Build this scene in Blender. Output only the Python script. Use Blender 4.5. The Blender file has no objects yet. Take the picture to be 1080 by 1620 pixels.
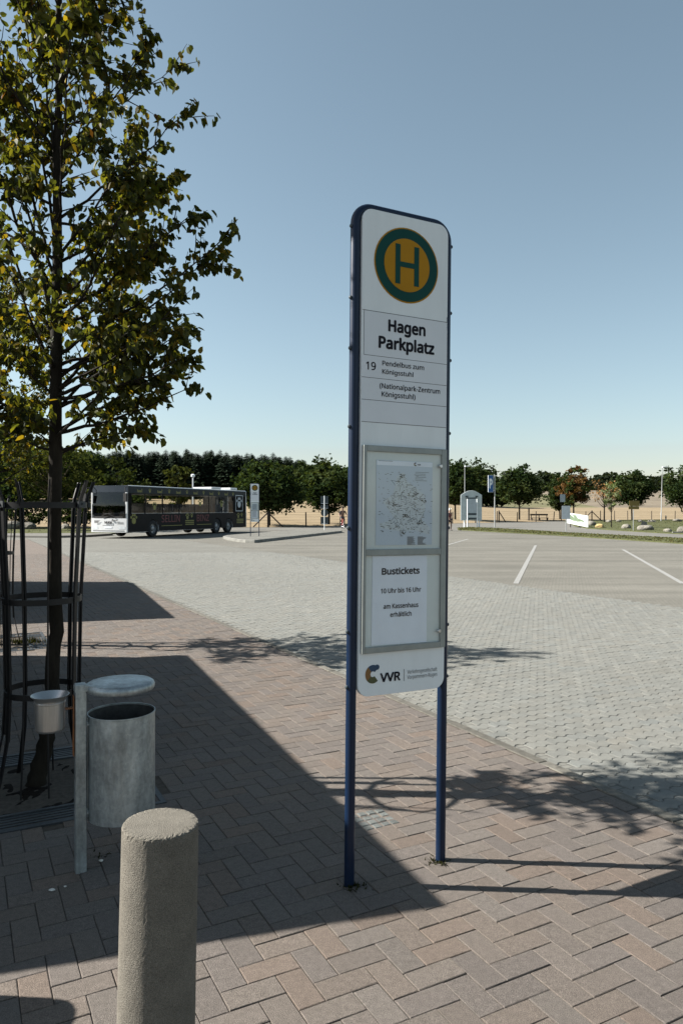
import bpy, bmesh, math, random
from mathutils import Vector, Matrix, noise as mnoise
R = math.radians
C = bpy.context.scene.collection
S = bpy.context.scene
rnd = random.Random(7)

# ------------------------------------------------------------------ camera, sky, sun, exposure
EYE = 1.63
cam_d = bpy.data.cameras.new('camera')
cam = bpy.data.objects.new('camera', cam_d); C.objects.link(cam)
cam.location = (0, 0, EYE); cam.rotation_euler = (R(90 - 0.2), 0, 0)
cam_d.sensor_fit = 'VERTICAL'; cam_d.sensor_height = 36.0; cam_d.lens = 36.0 * 1150 / 1620
cam_d.clip_start = 0.05; cam_d.clip_end = 5000
S.camera = cam
SUN_EL, SUN_AZ = 37.1, -86.0          # azimuth measured from +Y (view direction) towards +X
w = bpy.data.worlds.new('World'); S.world = w; w.use_nodes = True
nt = w.node_tree
sky = nt.nodes.new('ShaderNodeTexSky'); sky.sky_type = 'NISHITA'; sky.sun_disc = False
sky.sun_elevation = R(SUN_EL); sky.sun_rotation = R(SUN_AZ)
sky.altitude = 0; sky.air_density = 1.0; sky.dust_density = 0.7; sky.ozone_density = 1.0
hs = nt.nodes.new('ShaderNodeHueSaturation'); hs.inputs['Saturation'].default_value = 0.78
hs.inputs['Hue'].default_value = 0.477
bg = nt.nodes['Background']; bg.inputs['Strength'].default_value = 0.05
nt.links.new(sky.outputs[0], hs.inputs['Color']); nt.links.new(hs.outputs[0], bg.inputs['Color'])
sl = bpy.data.lights.new('sun', 'SUN'); sl.energy = 5.0; sl.angle = R(0.5); sl.color = (1.0, 0.955, 0.875)
sun = bpy.data.objects.new('sun', sl); C.objects.link(sun)
ce = math.cos(R(SUN_EL))
SD = Vector((ce * math.sin(R(SUN_AZ)), ce * math.cos(R(SUN_AZ)), math.sin(R(SUN_EL))))
sun.rotation_euler = SD.to_track_quat('Z', 'Y').to_euler(); sun.location = (-20, 0, 20)
S.view_settings.view_transform = 'Standard'; S.view_settings.look = 'None'
S.view_settings.exposure = 1.55; S.view_settings.gamma = 1.0
S.cycles.max_bounces = 8; S.cycles.transparent_max_bounces = 12

# ------------------------------------------------------------------ materials
def mat(name, col, rough=0.6, metal=0.0, ns=0, na=0.0, bump=0.0, bs=None, tint=False, spec=0.5, ns2=0, na2=0.0, coat=0.0, col2=None, stretch=None):
    """Principled surface with two octaves of object-space mottling, optional per-face tint and bump."""
    m = bpy.data.materials.new(name); m.use_nodes = True
    t = m.node_tree; p = t.nodes['Principled BSDF']; L = t.links.new
    p.inputs['Roughness'].default_value = rough; p.inputs['Metallic'].default_value = metal
    p.inputs['Specular IOR Level'].default_value = spec; p.inputs['Coat Weight'].default_value = coat
    rgb = t.nodes.new('ShaderNodeRGB'); rgb.outputs[0].default_value = (*col, 1); out = rgb.outputs[0]
    tc = t.nodes.new('ShaderNodeTexCoord'); vec = tc.outputs['Object']
    if stretch:
        mp = t.nodes.new('ShaderNodeMapping'); mp.inputs['Scale'].default_value = stretch
        L(vec, mp.inputs[0]); vec = mp.outputs[0]
    def noisy(scale, amt, out, c2=None):
        n = t.nodes.new('ShaderNodeTexNoise'); n.inputs['Scale'].default_value = scale
        n.inputs['Detail'].default_value = 6; n.inputs['Roughness'].default_value = 0.65
        L(vec, n.inputs['Vector'])
        mr = t.nodes.new('ShaderNodeMapRange'); mr.inputs[1].default_value = 0.3; mr.inputs[2].default_value = 0.7
        if c2:
            mr.inputs[3].default_value = 0; mr.inputs[4].default_value = amt
            x = t.nodes.new('ShaderNodeMix'); x.data_type = 'RGBA'
            L(n.outputs[0], mr.inputs[0]); L(mr.outputs[0], x.inputs[0]); L(out, x.inputs[6]); x.inputs[7].default_value = (*c2, 1)
            return x.outputs[2]
        mr.inputs[3].default_value = 1 - amt; mr.inputs[4].default_value = 1 + amt
        x = t.nodes.new('ShaderNodeVectorMath'); x.operation = 'SCALE'
        L(n.outputs[0], mr.inputs[0]); L(out, x.inputs[0]); L(mr.outputs[0], x.inputs['Scale'])
        return x.outputs[0]
    if tint:
        a = t.nodes.new('ShaderNodeAttribute'); a.attribute_name = 'tint'
        x = t.nodes.new('ShaderNodeMix'); x.data_type = 'RGBA'; x.blend_type = 'MULTIPLY'; x.inputs[0].default_value = 1
        L(out, x.inputs[6]); L(a.outputs['Color'], x.inputs[7]); out = x.outputs[2]
    if ns: out = noisy(ns, na, out, col2)
    if ns2: out = noisy(ns2, na2, out)
    L(out, p.inputs['Base Color'])
    if bump:
        n = t.nodes.new('ShaderNodeTexNoise'); n.inputs['Scale'].default_value = bs or 200
        n.inputs['Detail'].default_value = 5; L(vec, n.inputs['Vector'])
        b = t.nodes.new('ShaderNodeBump'); b.inputs['Strength'].default_value = bump; b.inputs['Distance'].default_value = 0.01
        L(n.outputs[0], b.inputs['Height']); L(b.outputs[0], p.inputs['Normal'])
    return m

def joints(m, scale, lo, streak=0):
    """stone joints (and faint tyre sweeps) on a paved sheet too far off to model stone by stone"""
    t = m.node_tree; L = t.links.new; p = t.nodes['Principled BSDF']; src = p.inputs['Base Color'].links[0].from_socket
    tc = t.nodes.new('ShaderNodeTexCoord'); mp = t.nodes.new('ShaderNodeMapping'); mp.inputs['Rotation'].default_value = (0, 0, -R(27.7)); L(tc.outputs['Object'], mp.inputs[0])
    b = t.nodes.new('ShaderNodeTexBrick'); b.inputs['Scale'].default_value = scale; b.inputs['Mortar Size'].default_value = .03; b.inputs['Mortar Smooth'].default_value = .3
    b.inputs['Color1'].default_value = (1.06, 1.05, 1.04, 1); b.inputs['Color2'].default_value = (.95, .95, .95, 1); b.inputs['Mortar'].default_value = (lo, lo, lo, 1)
    L(mp.outputs[0], b.inputs['Vector']); x = t.nodes.new('ShaderNodeMix'); x.data_type = 'RGBA'; x.blend_type = 'MULTIPLY'; x.inputs[0].default_value = 1
    L(src, x.inputs[6]); L(b.outputs['Color'], x.inputs[7]); out = x.outputs[2]
    if streak:
        m2 = t.nodes.new('ShaderNodeMapping'); m2.inputs['Scale'].default_value = (.05, .55, 1); m2.inputs['Rotation'].default_value = (0, 0, R(7)); L(tc.outputs['Object'], m2.inputs[0])
        n = t.nodes.new('ShaderNodeTexNoise'); n.inputs['Scale'].default_value = 1.6; n.inputs['Detail'].default_value = 4; L(m2.outputs[0], n.inputs['Vector'])
        mr = t.nodes.new('ShaderNodeMapRange'); mr.inputs[1].default_value = .35; mr.inputs[2].default_value = .7; mr.inputs[3].default_value = 1-streak; mr.inputs[4].default_value = 1+streak
        v = t.nodes.new('ShaderNodeVectorMath'); v.operation = 'SCALE'; L(n.outputs[0], mr.inputs[0]); L(out, v.inputs[0]); L(mr.outputs[0], v.inputs['Scale']); out = v.outputs[0]
    L(out, p.inputs['Base Color'])

def leaf_mat(name, trans=0.45, tcol=(1.5, 1.35, 0.45), gloss=0.05):
    """Leaf: diffuse on both sides, sunlight filtering through; colour per leaf from the tint attribute."""
    m = bpy.data.materials.new(name); m.use_nodes = True
    t = m.node_tree; L = t.links.new; o = t.nodes['Material Output']; t.nodes.remove(t.nodes['Principled BSDF'])
    a = t.nodes.new('ShaderNodeAttribute'); a.attribute_name = 'tint'
    d = t.nodes.new('ShaderNodeBsdfDiffuse'); tr = t.nodes.new('ShaderNodeBsdfTranslucent'); g = t.nodes.new('ShaderNodeBsdfGlossy')
    g.inputs['Roughness'].default_value = 0.45; g.inputs['Color'].default_value = (.8, .8, .8, 1)
    v = t.nodes.new('ShaderNodeVectorMath'); v.operation = 'MULTIPLY'; v.inputs[1].default_value = tcol
    L(a.outputs['Color'], d.inputs['Color']); L(a.outputs['Color'], v.inputs[0]); L(v.outputs[0], tr.inputs['Color'])
    x = t.nodes.new('ShaderNodeMixShader'); x.inputs[0].default_value = trans
    L(d.outputs[0], x.inputs[1]); L(tr.outputs[0], x.inputs[2])
    y = t.nodes.new('ShaderNodeMixShader'); y.inputs[0].default_value = gloss
    L(x.outputs[0], y.inputs[1]); L(g.outputs[0], y.inputs[2]); L(y.outputs[0], o.inputs['Surface'])
    return m

def glass_mat(name, tintc=(.985, .992, .992), refl=1.0):
    m = bpy.data.materials.new(name); m.use_nodes = True
    t = m.node_tree; L = t.links.new; o = t.nodes['Material Output']; t.nodes.remove(t.nodes['Principled BSDF'])
    f = t.nodes.new('ShaderNodeFresnel'); f.inputs['IOR'].default_value = 1.52
    k = t.nodes.new('ShaderNodeMath'); k.operation = 'MULTIPLY'; k.inputs[1].default_value = refl
    ge = t.nodes.new('ShaderNodeNewGeometry'); ma = t.nodes.new('ShaderNodeMath'); ma.operation = 'MULTIPLY_ADD'
    ma.inputs[1].default_value = 1/1.52-1.52; ma.inputs[2].default_value = 1.52
    L(ge.outputs['Backfacing'], ma.inputs[0]); L(ma.outputs[0], f.inputs['IOR'])
    tr = t.nodes.new('ShaderNodeBsdfTransparent'); tr.inputs['Color'].default_value = (*tintc, 1)
    g = t.nodes.new('ShaderNodeBsdfGlossy'); g.inputs['Roughness'].default_value = 0.03
    x = t.nodes.new('ShaderNodeMixShader')
    L(f.outputs[0], k.inputs[0]); L(k.outputs[0], x.inputs[0]); L(tr.outputs[0], x.inputs[1]); L(g.outputs[0], x.inputs[2]); L(x.outputs[0], o.inputs['Surface'])
    return m

M = {}
M['brick'] = mat('brown_paver', (.121, .104, .092), .9, ns=40, na=.16, ns2=260, na2=.5, bump=.5, bs=300, tint=True, spec=.2)
M['joint'] = mat('joint_sand', (.075, .064, .053), .95, ns=30, na=.3, spec=.1)
M['paver'] = mat('grey_paver', (.152, .152, .139), .9, ns=9, na=.12, ns2=300, na2=.22, bump=.4, bs=260, tint=True, spec=.2)
M['lane'] = mat('grey_paver_sheet', (.150, .148, .134), .9, ns=.5, na=.09, ns2=22, na2=.09, spec=.15)
M['parking'] = mat('beige_paver_sheet', (.143, .137, .120), .9, ns=.35, na=.12, ns2=14, na2=.10, spec=.15)
M['path'] = mat('path_asphalt', (.135, .130, .118), .9, ns=.3, na=.12, ns2=9, na2=.08, spec=.15)
M['kerb'] = mat('kerb_concrete', (.105, .10, .088), .9, ns=14, na=.3, ns2=160, na2=.2, bump=.4, bs=120, tint=True, spec=.2)
M['kerb_light'] = mat('island_kerb', (.17, .168, .155), .9, ns=3, na=.35, spec=.2)
M['line'] = mat('road_paint', (.225, .222, .212), .7, ns=25, na=.25, spec=.3)
M['grass'] = mat('mown_grass', (.068, .073, .033), .95, ns=.8, na=.35, ns2=14, na2=.4, bump=.8, bs=20, spec=.1)
M['dirt'] = mat('dry_ground', (.10, .08, .05), .95, ns=.5, na=.3, spec=.1)
M['stubble'] = mat('stubble_field', (.215, .168, .108), .95, ns=.35, na=.16, ns2=3, na2=.2, spec=.1, stretch=(.35, 1, 1))
M['plough'] = mat('bare_hillside', (.155, .130, .098), .95, ns=.05, na=.25, ns2=.6, na2=.15, spec=.1)
M['meadow'] = mat('hill_meadow', (.125, .118, .066), .95, ns=.05, na=.25, ns2=.6, na2=.15, spec=.1)
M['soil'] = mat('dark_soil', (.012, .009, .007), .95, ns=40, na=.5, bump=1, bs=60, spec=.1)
M['iron'] = mat('cast_iron', (.035, .04, .045), .6, .3, ns=60, na=.35)
M['guard'] = mat('guard_steel', (.006, .006, .007), .5, .2, ns=25, na=.3, spec=.4)
M['galv'] = mat('galvanised_steel', (.33, .365, .375), .48, .75, ns=9, na=.42, ns2=45, na2=.18, bump=.06, bs=40, stretch=(1, 1, .35))
M['galv_dark'] = mat('bin_inside', (.07, .07, .07), .7, .4, ns=20, na=.4)
M['steel'] = mat('brushed_steel', (.40, .405, .40), .3, .8, ns=50, na=.15, stretch=(8, 8, .3))
M['rust'] = mat('rusty_strap', (.20, .08, .03), .9, ns=60, na=.5)
M['concrete'] = mat('aggregate_concrete', (.138, .127, .108), .95, ns=14, na=.16, ns2=420, na2=.6, bump=.5, bs=420, spec=.15)
M['blue'] = mat('blue_paint', (.004, .013, .036), .38, ns=6, na=.15, spec=.3)
M['white'] = mat('white_enamel', (.68, .72, .74), .4, ns=2.5, na=.05, ns2=14, na2=.03, spec=.45, stretch=(1, 1, .25))
M['plate'] = mat('white_plate', (.62, .65, .69), .45, ns=3, na=.04, spec=.4)
M['black'] = mat('black_print', (.012, .012, .018), .6, spec=.1)
M['greytext'] = mat('grey_print', (.10, .105, .115), .6)
M['green'] = mat('sign_green', (.004, .05, .042), .45, ns=4, na=.1, spec=.12)
M['yellow'] = mat('sign_yellow', (.36, .175, .006), .45, ns=4, na=.08, spec=.12)
M['alu'] = mat('aluminium', (.25, .27, .262), .5, .4, ns=9, na=.15)
M['paper'] = mat('poster_paper', (.68, .73, .80), .7, ns=5, na=.06)
M['mapblue'] = mat('map_paper', (.45, .53, .61), .7, ns=9, na=.14, col2=(.62, .68, .70))
M['palegrey'] = mat('pale_grey_print', (.22, .24, .27), .6)
M['landtone'] = mat('map_land_tone', (.50, .565, .60), .7, ns=40, na=.08)
M['cased'] = mat('case_backing', (.58, .63, .62), .6, ns=4, na=.06)
M['navy'] = mat('logo_blue', (.015, .045, .095), .6)
M['ochre'] = mat('logo_ochre', (.19, .09, .02), .6)
M['olive'] = mat('logo_olive', (.06, .065, .02), .6)
M['glass'] = glass_mat('case_glass')
M['lamp_grey'] = mat('lamp_post_grey', (.33, .34, .34), .5, .4, ns=4, na=.1)
M['sign_back'] = mat('sign_back', (.40, .45, .49), .5, .1, ns=3, na=.12)
M['sign_dark'] = mat('sign_back_dark', (.05, .065, .075), .5, .3, ns=3, na=.12)
M['psign'] = mat('parking_blue', (.02, .09, .26), .4, ns=3, na=.06)
M['psilver'] = mat('case_silver', (.46, .51, .52), .5, .2, ns=3, na=.12)
M['wood'] = mat('dark_timber', (.022, .015, .012), .85, ns=9, na=.4, bump=.4, bs=30, stretch=(1, 1, .1))
M['wood_light'] = mat('kiosk_timber', (.06, .04, .025), .8, ns=6, na=.3, bump=.3, bs=30)
M['roofing'] = mat('kiosk_roofing', (.04, .035, .035), .8, ns=5, na=.3)
M['boulder'] = mat('granite_boulder', (.15, .14, .118), .9, ns=3, na=.4, ns2=30, na2=.3, bump=.8, bs=8)
M['boulder_warm'] = mat('ochre_boulder', (.36, .24, .07), .9, ns=3, na=.5, col2=(.34, .31, .25), bump=.8, bs=8)
M['bark'] = mat('bark_dark', (.019, .016, .012), .95, ns=18, na=.45, bump=1, bs=45, stretch=(1, 1, .3), spec=.15)
M['bark_pale'] = mat('bark_pale', (.12, .10, .065), .95, ns=6, na=.35, bump=.6, bs=20, stretch=(1, 1, .3), spec=.15)
M['leaf'] = leaf_mat('linden_leaf', .55, (1.7, 1.45, .40), .015)
M['leaf_far'] = leaf_mat('tree_leaf', .28, (1.3, 1.25, .5), .0)
M['needle'] = leaf_mat('spruce_needle', .06, (1.0, 1.1, .5), .02)
M['buswhite'] = mat('bus_white', (.56, .57, .58), .3, ns=1, na=.05, coat=.3)
M['wrap'] = mat('bus_wrap', (.007, .0065, .008), .5, ns=2, na=.3, spec=.12)
M['wraptop'] = mat('bus_wrap_top', (.012, .018, .023), .5, ns=2, na=.2, spec=.2)
M['busglass'] = mat('bus_glass', (.012, .013, .016), .04, ns=1.3, na=.4, spec=.6)
M['sideglass'] = glass_mat('tinted_side_glass', (.93, .93, .90), .9)
M['screen'] = glass_mat('tinted_screen', (.10, .11, .12), 1.15)
M['tyre'] = mat('rubber', (.014, .014, .015), .85, ns=20, na=.2)
M['rim'] = mat('wheel_rim', (.26, .27, .28), .45, .6, ns=8, na=.2)
M['busred'] = mat('bus_red_print', (.11, .012, .018), .5)
M['buslime'] = mat('bus_lime_print', (.17, .165, .035), .5, ns=6, na=.2)
M['lens'] = mat('headlamp_lens', (.55, .58, .6), .1, ns=5, na=.1)
M['skin'] = mat('skin', (.22, .13, .095), .6, ns=8, na=.08)
M['shirt_black'] = mat('black_jersey', (.015, .014, .02), .8, ns=8, na=.2)
M['shorts'] = mat('dark_shorts', (.02, .02, .028), .8, ns=8, na=.2)
M['hair'] = mat('brown_hair', (.035, .022, .014), .7, ns=30, na=.3)
M['shirt_red'] = mat('maroon_shirt', (.13, .03, .03), .8, ns=8, na=.2)
M['cap'] = mat('pale_cap', (.62, .60, .55), .8, ns=8, na=.1)
M['bikered'] = mat('red_frame_paint', (.35, .03, .03), .35, ns=5, na=.1)
M['chrome'] = mat('bicycle_steel', (.5, .5, .5), .3, .9, ns=5, na=.1)
M['stonegrey'] = mat('mosaic_stone', (.085, .09, .088), .9, ns=30, na=.3, bump=.5, bs=120, tint=True)
M['scrap'] = mat('paper_scrap', (.55, .54, .5), .9, ns=40, na=.2)
M['browsign'] = mat('olive_sign', (.17, .12, .025), .6, ns=3, na=.2)
M['bannerwhite'] = mat('banner_white', (.40, .42, .41), .7, ns=2, na=.06)
M['bannergreen'] = mat('banner_green', (.10, .14, .085), .7, ns=2, na=.4)

def spangle(m, scale=70, amt=.09):
    t = m.node_tree; L = t.links.new; p = t.nodes['Principled BSDF']; src = p.inputs['Base Color'].links[0].from_socket
    tc = t.nodes.new('ShaderNodeTexCoord'); n = t.nodes.new('ShaderNodeTexNoise'); n.inputs['Scale'].default_value = 30; L(tc.outputs['Object'], n.inputs['Vector'])
    a = t.nodes.new('ShaderNodeVectorMath'); a.operation = 'MULTIPLY_ADD'; a.inputs[1].default_value = (.02, .02, .02); L(n.outputs['Color'], a.inputs[0]); L(tc.outputs['Object'], a.inputs[2])
    v = t.nodes.new('ShaderNodeTexVoronoi'); v.inputs['Scale'].default_value = scale; L(a.outputs[0], v.inputs['Vector'])
    s_ = t.nodes.new('ShaderNodeSeparateColor'); L(v.outputs['Color'], s_.inputs[0])
    mr = t.nodes.new('ShaderNodeMapRange'); mr.inputs[3].default_value = 1-amt; mr.inputs[4].default_value = 1+amt; L(s_.outputs[0], mr.inputs[0])
    x = t.nodes.new('ShaderNodeVectorMath'); x.operation = 'SCALE'; L(src, x.inputs[0]); L(mr.outputs[0], x.inputs['Scale']); L(x.outputs[0], p.inputs['Base Color'])
    m2 = t.nodes.new('ShaderNodeMapRange'); m2.inputs[3].default_value = .42; m2.inputs[4].default_value = .54; L(s_.outputs[1], m2.inputs[0]); L(m2.outputs[0], p.inputs['Roughness'])
spangle(M['galv'])
joints(M['lane'], 5.0, .62, .05); joints(M['parking'], 5.0, .66, .14)

# ------------------------------------------------------------------ mesh helpers
class MB:
    def __init__(s): s.v = []; s.f = []; s.m = []; s.t = []
    def add(s, vs, fs, mi=0, tint=(1, 1, 1)):
        b = len(s.v); s.v += [tuple(v) for v in vs]
        for f in fs: s.f.append(tuple(b + i for i in f)); s.m.append(mi); s.t.append(tint)
    def box(s, c, d, mi=0, rot=None, tint=(1, 1, 1)):
        x, y, z = d[0] / 2, d[1] / 2, d[2] / 2
        vs = [Vector(p) for p in ((-x,-y,-z),(x,-y,-z),(x,y,-z),(-x,y,-z),(-x,-y,z),(x,-y,z),(x,y,z),(-x,y,z))]
        if rot is not None: vs = [rot @ v for v in vs]
        c = Vector(c)
        s.add([v + c for v in vs], [(0,3,2,1),(4,5,6,7),(0,1,5,4),(1,2,6,5),(2,3,7,6),(3,0,4,7)], mi, tint)
    def bar(s, a, b, wd, th, up=(0, 0, 1), mi=0):
        a, b = Vector(a), Vector(b); d = (b - a).normalized(); u = Vector(up)
        r = d.cross(u); r = r.normalized() if r.length > 1e-4 else Vector((1, 0, 0)); u = r.cross(d)
        vs = [p + r * i * wd / 2 + u * j * th / 2 for p in (a, b) for i, j in ((-1,-1),(1,-1),(1,1),(-1,1))]
        s.add(vs, [(3,2,1,0),(4,5,6,7),(0,1,5,4),(1,2,6,5),(2,3,7,6),(3,0,4,7)], mi)
    def tube(s, pts, rad, n=8, mi=0, cap=True, tint=(1, 1, 1)):
        pts = [Vector(p) for p in pts]
        if not hasattr(rad, '__len__'): rad = [rad] * len(pts)
        vs = []; ref = None
        for i, p in enumerate(pts):
            d = (pts[min(i + 1, len(pts) - 1)] - pts[max(i - 1, 0)]).normalized()
            if ref is None:
                ref = Vector((1, 0, 0)) if abs(d.x) < .8 else Vector((0, 1, 0))
            ref = (ref - d * ref.dot(d)).normalized(); o = d.cross(ref)
            for k in range(n):
                a = 2 * math.pi * k / n
                vs.append(p + (ref * math.cos(a) + o * math.sin(a)) * rad[i])
        fs = [(i*n+k, i*n+(k+1) % n, (i+1)*n+(k+1) % n, (i+1)*n+k) for i in range(len(pts)-1) for k in range(n)]
        if cap: fs += [tuple(range(n-1, -1, -1)), tuple((len(pts)-1)*n+k for k in range(n))]
        s.add(vs, fs, mi, tint)
    def lathe(s, prof, n=32, mi=0, c=(0, 0, 0), cap=True):
        vs = [(c[0]+r*math.cos(2*math.pi*k/n), c[1]+r*math.sin(2*math.pi*k/n), c[2]+z) for r, z in prof for k in range(n)]
        fs = [(i*n+k, i*n+(k+1) % n, (i+1)*n+(k+1) % n, (i+1)*n+k) for i in range(len(prof)-1) for k in range(n)]
        if cap: fs += [tuple(range(n-1, -1, -1)), tuple((len(prof)-1)*n+k for k in range(n))]
        s.add(vs, fs, mi)
    def prism(s, poly, z0, z1, mi=0, xz=None, tint=(1, 1, 1)):
        """poly extruded z0..z1; with xz=True the polygon lies in x-z and is extruded along y."""
        n = len(poly)
        mk = (lambda p, q: (p[0], q, p[1])) if xz else (lambda p, q: (p[0], p[1], q))
        vs = [mk(p, z0) for p in poly] + [mk(p, z1) for p in poly]
        fs = [tuple(range(n-1, -1, -1)), tuple(range(n, 2*n))] + [(i, (i+1) % n, n+(i+1) % n, n+i) for i in range(n)]
        s.add(vs, fs, mi, tint)
    def sheet(s, poly, z, mi=0, tint=(1, 1, 1)):
        s.add([(p[0], p[1], z) for p in poly], [tuple(range(len(poly)))], mi, tint)
    def torus(s, c, r, r2, n=24, k=6, axis='z', mi=0):
        vs = []
        for i in range(n):
            a = 2*math.pi*i/n
            for j in range(k):
                b = 2*math.pi*j/k; q = r + r2*math.cos(b)
                p = (q*math.cos(a), q*math.sin(a), r2*math.sin(b))
                if axis == 'y': p = (p[0], p[2], p[1])
                if axis == 'x': p = (p[2], p[0], p[1])
                vs.append((p[0]+c[0], p[1]+c[1], p[2]+c[2]))
        s.add(vs, [(i*k+j, ((i+1) % n)*k+j, ((i+1) % n)*k+(j+1) % k, i*k+(j+1) % k) for i in range(n) for j in range(k)], mi)
    def build(s, name, mats, parent=None, loc=(0, 0, 0), rz=0, smooth=False, bevel=0, tint=False, seg=2):
        me = bpy.data.meshes.new(name); me.from_pydata(s.v, [], s.f)
        for m in (mats if isinstance(mats, (list, tuple)) else [mats]): me.materials.append(m)
        me.polygons.foreach_set('material_index', s.m)
        if tint:
            a = me.attributes.new('tint', 'FLOAT_COLOR', 'FACE')
            a.data.foreach_set('color', [x for t in s.t for x in (*t, 1.0)])
        if smooth: me.polygons.foreach_set('use_smooth', [True]*len(s.f))
        me.update()
        o = bpy.data.objects.new(name, me); C.objects.link(o)
        o.location = loc; o.rotation_euler = (0, 0, rz)
        if parent: o.parent = parent
        if bevel:
            b = o.modifiers.new('bevel', 'BEVEL'); b.width = bevel; b.segments = seg; b.limit_method = 'ANGLE'; b.angle_limit = R(35)
            if smooth: pass
        if smooth:
            me.set_sharp_from_angle(angle=R(40))
        return o

def tag(o, label=None, cat=None, group=None, kind=None):
    if label: o['label'] = label
    if cat: o['category'] = cat
    if group: o['group'] = group
    if kind: o['kind'] = kind
    return o
def thing(name, label, cat, loc=(0, 0, 0), rz=0, group=None, rot=None):
    o = bpy.data.objects.new(name, None); C.objects.link(o); o.empty_display_size = .2
    o.location = loc; o.rotation_euler = rot or (0, 0, rz)
    return tag(o, label, cat, group)
def dup(root, loc, rz=0, label=None, group=None, sc=None):
    r = root.copy(); C.objects.link(r); r.location = loc; r.rotation_euler = (0, 0, rz)
    if sc: r.scale = sc
    if label: r['label'] = label
    if group: r['group'] = group
    for ch in list(root.children):
        c = ch.copy(); C.objects.link(c); c.parent = r
        for g in list(ch.children):
            d = g.copy(); C.objects.link(d); d.parent = c
    return r

try:        # Blender's own bundled interface font; falls back to the built-in one
    FONT = bpy.data.fonts.load(bpy.utils.system_resource('DATAFILES', path='fonts') + '/NotoSansHebrew-Regular.woff2')
except Exception:
    FONT = None
def _glyphs(body, bold=0.0):
    cu = bpy.data.curves.new('lettering', 'FONT'); cu.body = body; cu.size = 1; cu.resolution_u = 4
    if FONT: cu.font = FONT
    ob = bpy.data.objects.new('lettering', cu); C.objects.link(ob)
    dg = bpy.context.evaluated_depsgraph_get(); dg.update()
    me = bpy.data.meshes.new_from_object(ob.evaluated_get(dg))
    vs = [v.co.copy() for v in me.vertices]; fs = [tuple(p.vertices) for p in me.polygons]
    bpy.data.objects.remove(ob); bpy.data.curves.remove(cu); bpy.data.meshes.remove(me)
    return vs, fs
_cap = max(v.y for v in _glyphs('H')[0])
def text(mb, body, x, z, width, cap, y, mi=0, bold=0.0, place=None):
    """lettering in the x-z plane at depth y facing -y; left edge x, baseline z, total width and capital height given."""
    vs, fs = _glyphs(body)
    x0, x1 = min(v.x for v in vs)-bold, max(v.x for v in vs)+bold; sx = width/(x1-x0); sz = cap/_cap
    offs = [(0, 0)] if not bold else [(bold*math.cos(a*.785), bold*math.sin(a*.785)) for a in range(8)]
    for k, (ox, oz) in enumerate(offs):          # a bold weight is drawn as the outline swept round a small circle
        mb.add([(x+(v.x+ox-x0)*sx, y-.00012*k, z+(v.y+oz)*sz) for v in vs], fs, mi)

def rrect(x0, z0, x1, z1, r, n=6):
    out = []
    for cx, cz, a0 in ((x1-r, z1-r, 0), (x0+r, z1-r, 90), (x0+r, z0+r, 180), (x1-r, z0+r, 270)):
        for k in range(n+1):
            a = R(a0+90*k/n); out.append((cx+r*math.cos(a), cz+r*math.sin(a)))
    return out
def circ(cx, cz, r, n=48): return [(cx+r*math.cos(2*math.pi*k/n), cz+r*math.sin(2*math.pi*k/n)) for k in range(n)]
def inside(p, poly):
    r = False; j = len(poly)-1
    for i in range(len(poly)):
        a, b = poly[i], poly[j]
        if (a[1] > p[1]) != (b[1] > p[1]) and p[0] < (b[0]-a[0])*(p[1]-a[1])/(b[1]-a[1])+a[0]: r = not r
        j = i
    return r

# kerb frame: s runs along the kerb away from the camera, q across it (positive on the bus-lane side)
KP = Vector((1.80, 3.83, 0)); KU = Vector((-.465, .885, 0)).normalized(); KV = Vector((KU.y, -KU.x, 0))
KANG = math.atan2(KV.y, KV.x)
def kq(s, q, z=0): return KP + KU*s + KV*q + Vector((0, 0, z))
def to_sq(x, y): d = Vector((x, y, 0)) - KP; return d.dot(KU), d.dot(KV)

# ------------------------------------------------------------------ ground sheets
def struct(o): o['kind'] = 'structure'; return o
mb = MB(); mb.sheet([(-1500, -300), (1500, -300), (1500, 1500), (-1500, 1500)], -.10)
struct(mb.build('ground', M['dirt']))
mb = MB(); mb.sheet([kq(-25, .0), kq(-25, 70), kq(62, 40), kq(62, -14), kq(43, -11), kq(40, 0)], -.0302)
struct(mb.build('bus_lane', M['lane']))
mb = MB(); mb.sheet([kq(-25, 7.35), kq(-25, 60), kq(40, 44), kq(55, 30), kq(55, 20), kq(36, 7.35)], -.0272)
struct(mb.build('parking_area', M['parking']))
mb = MB(); mb.sheet([kq(-6, -14), kq(-6, -.08), kq(40, -.08), kq(43, -11), kq(40, -22)], -.0052)
struct(mb.build('pavement_bed', M['joint']))
PIT1 = (-1.82, 4.30); PIT2 = (-4.24, 8.80); PITW = .56
pits = [to_sq(*PIT1), to_sq(*PIT2)]
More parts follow.
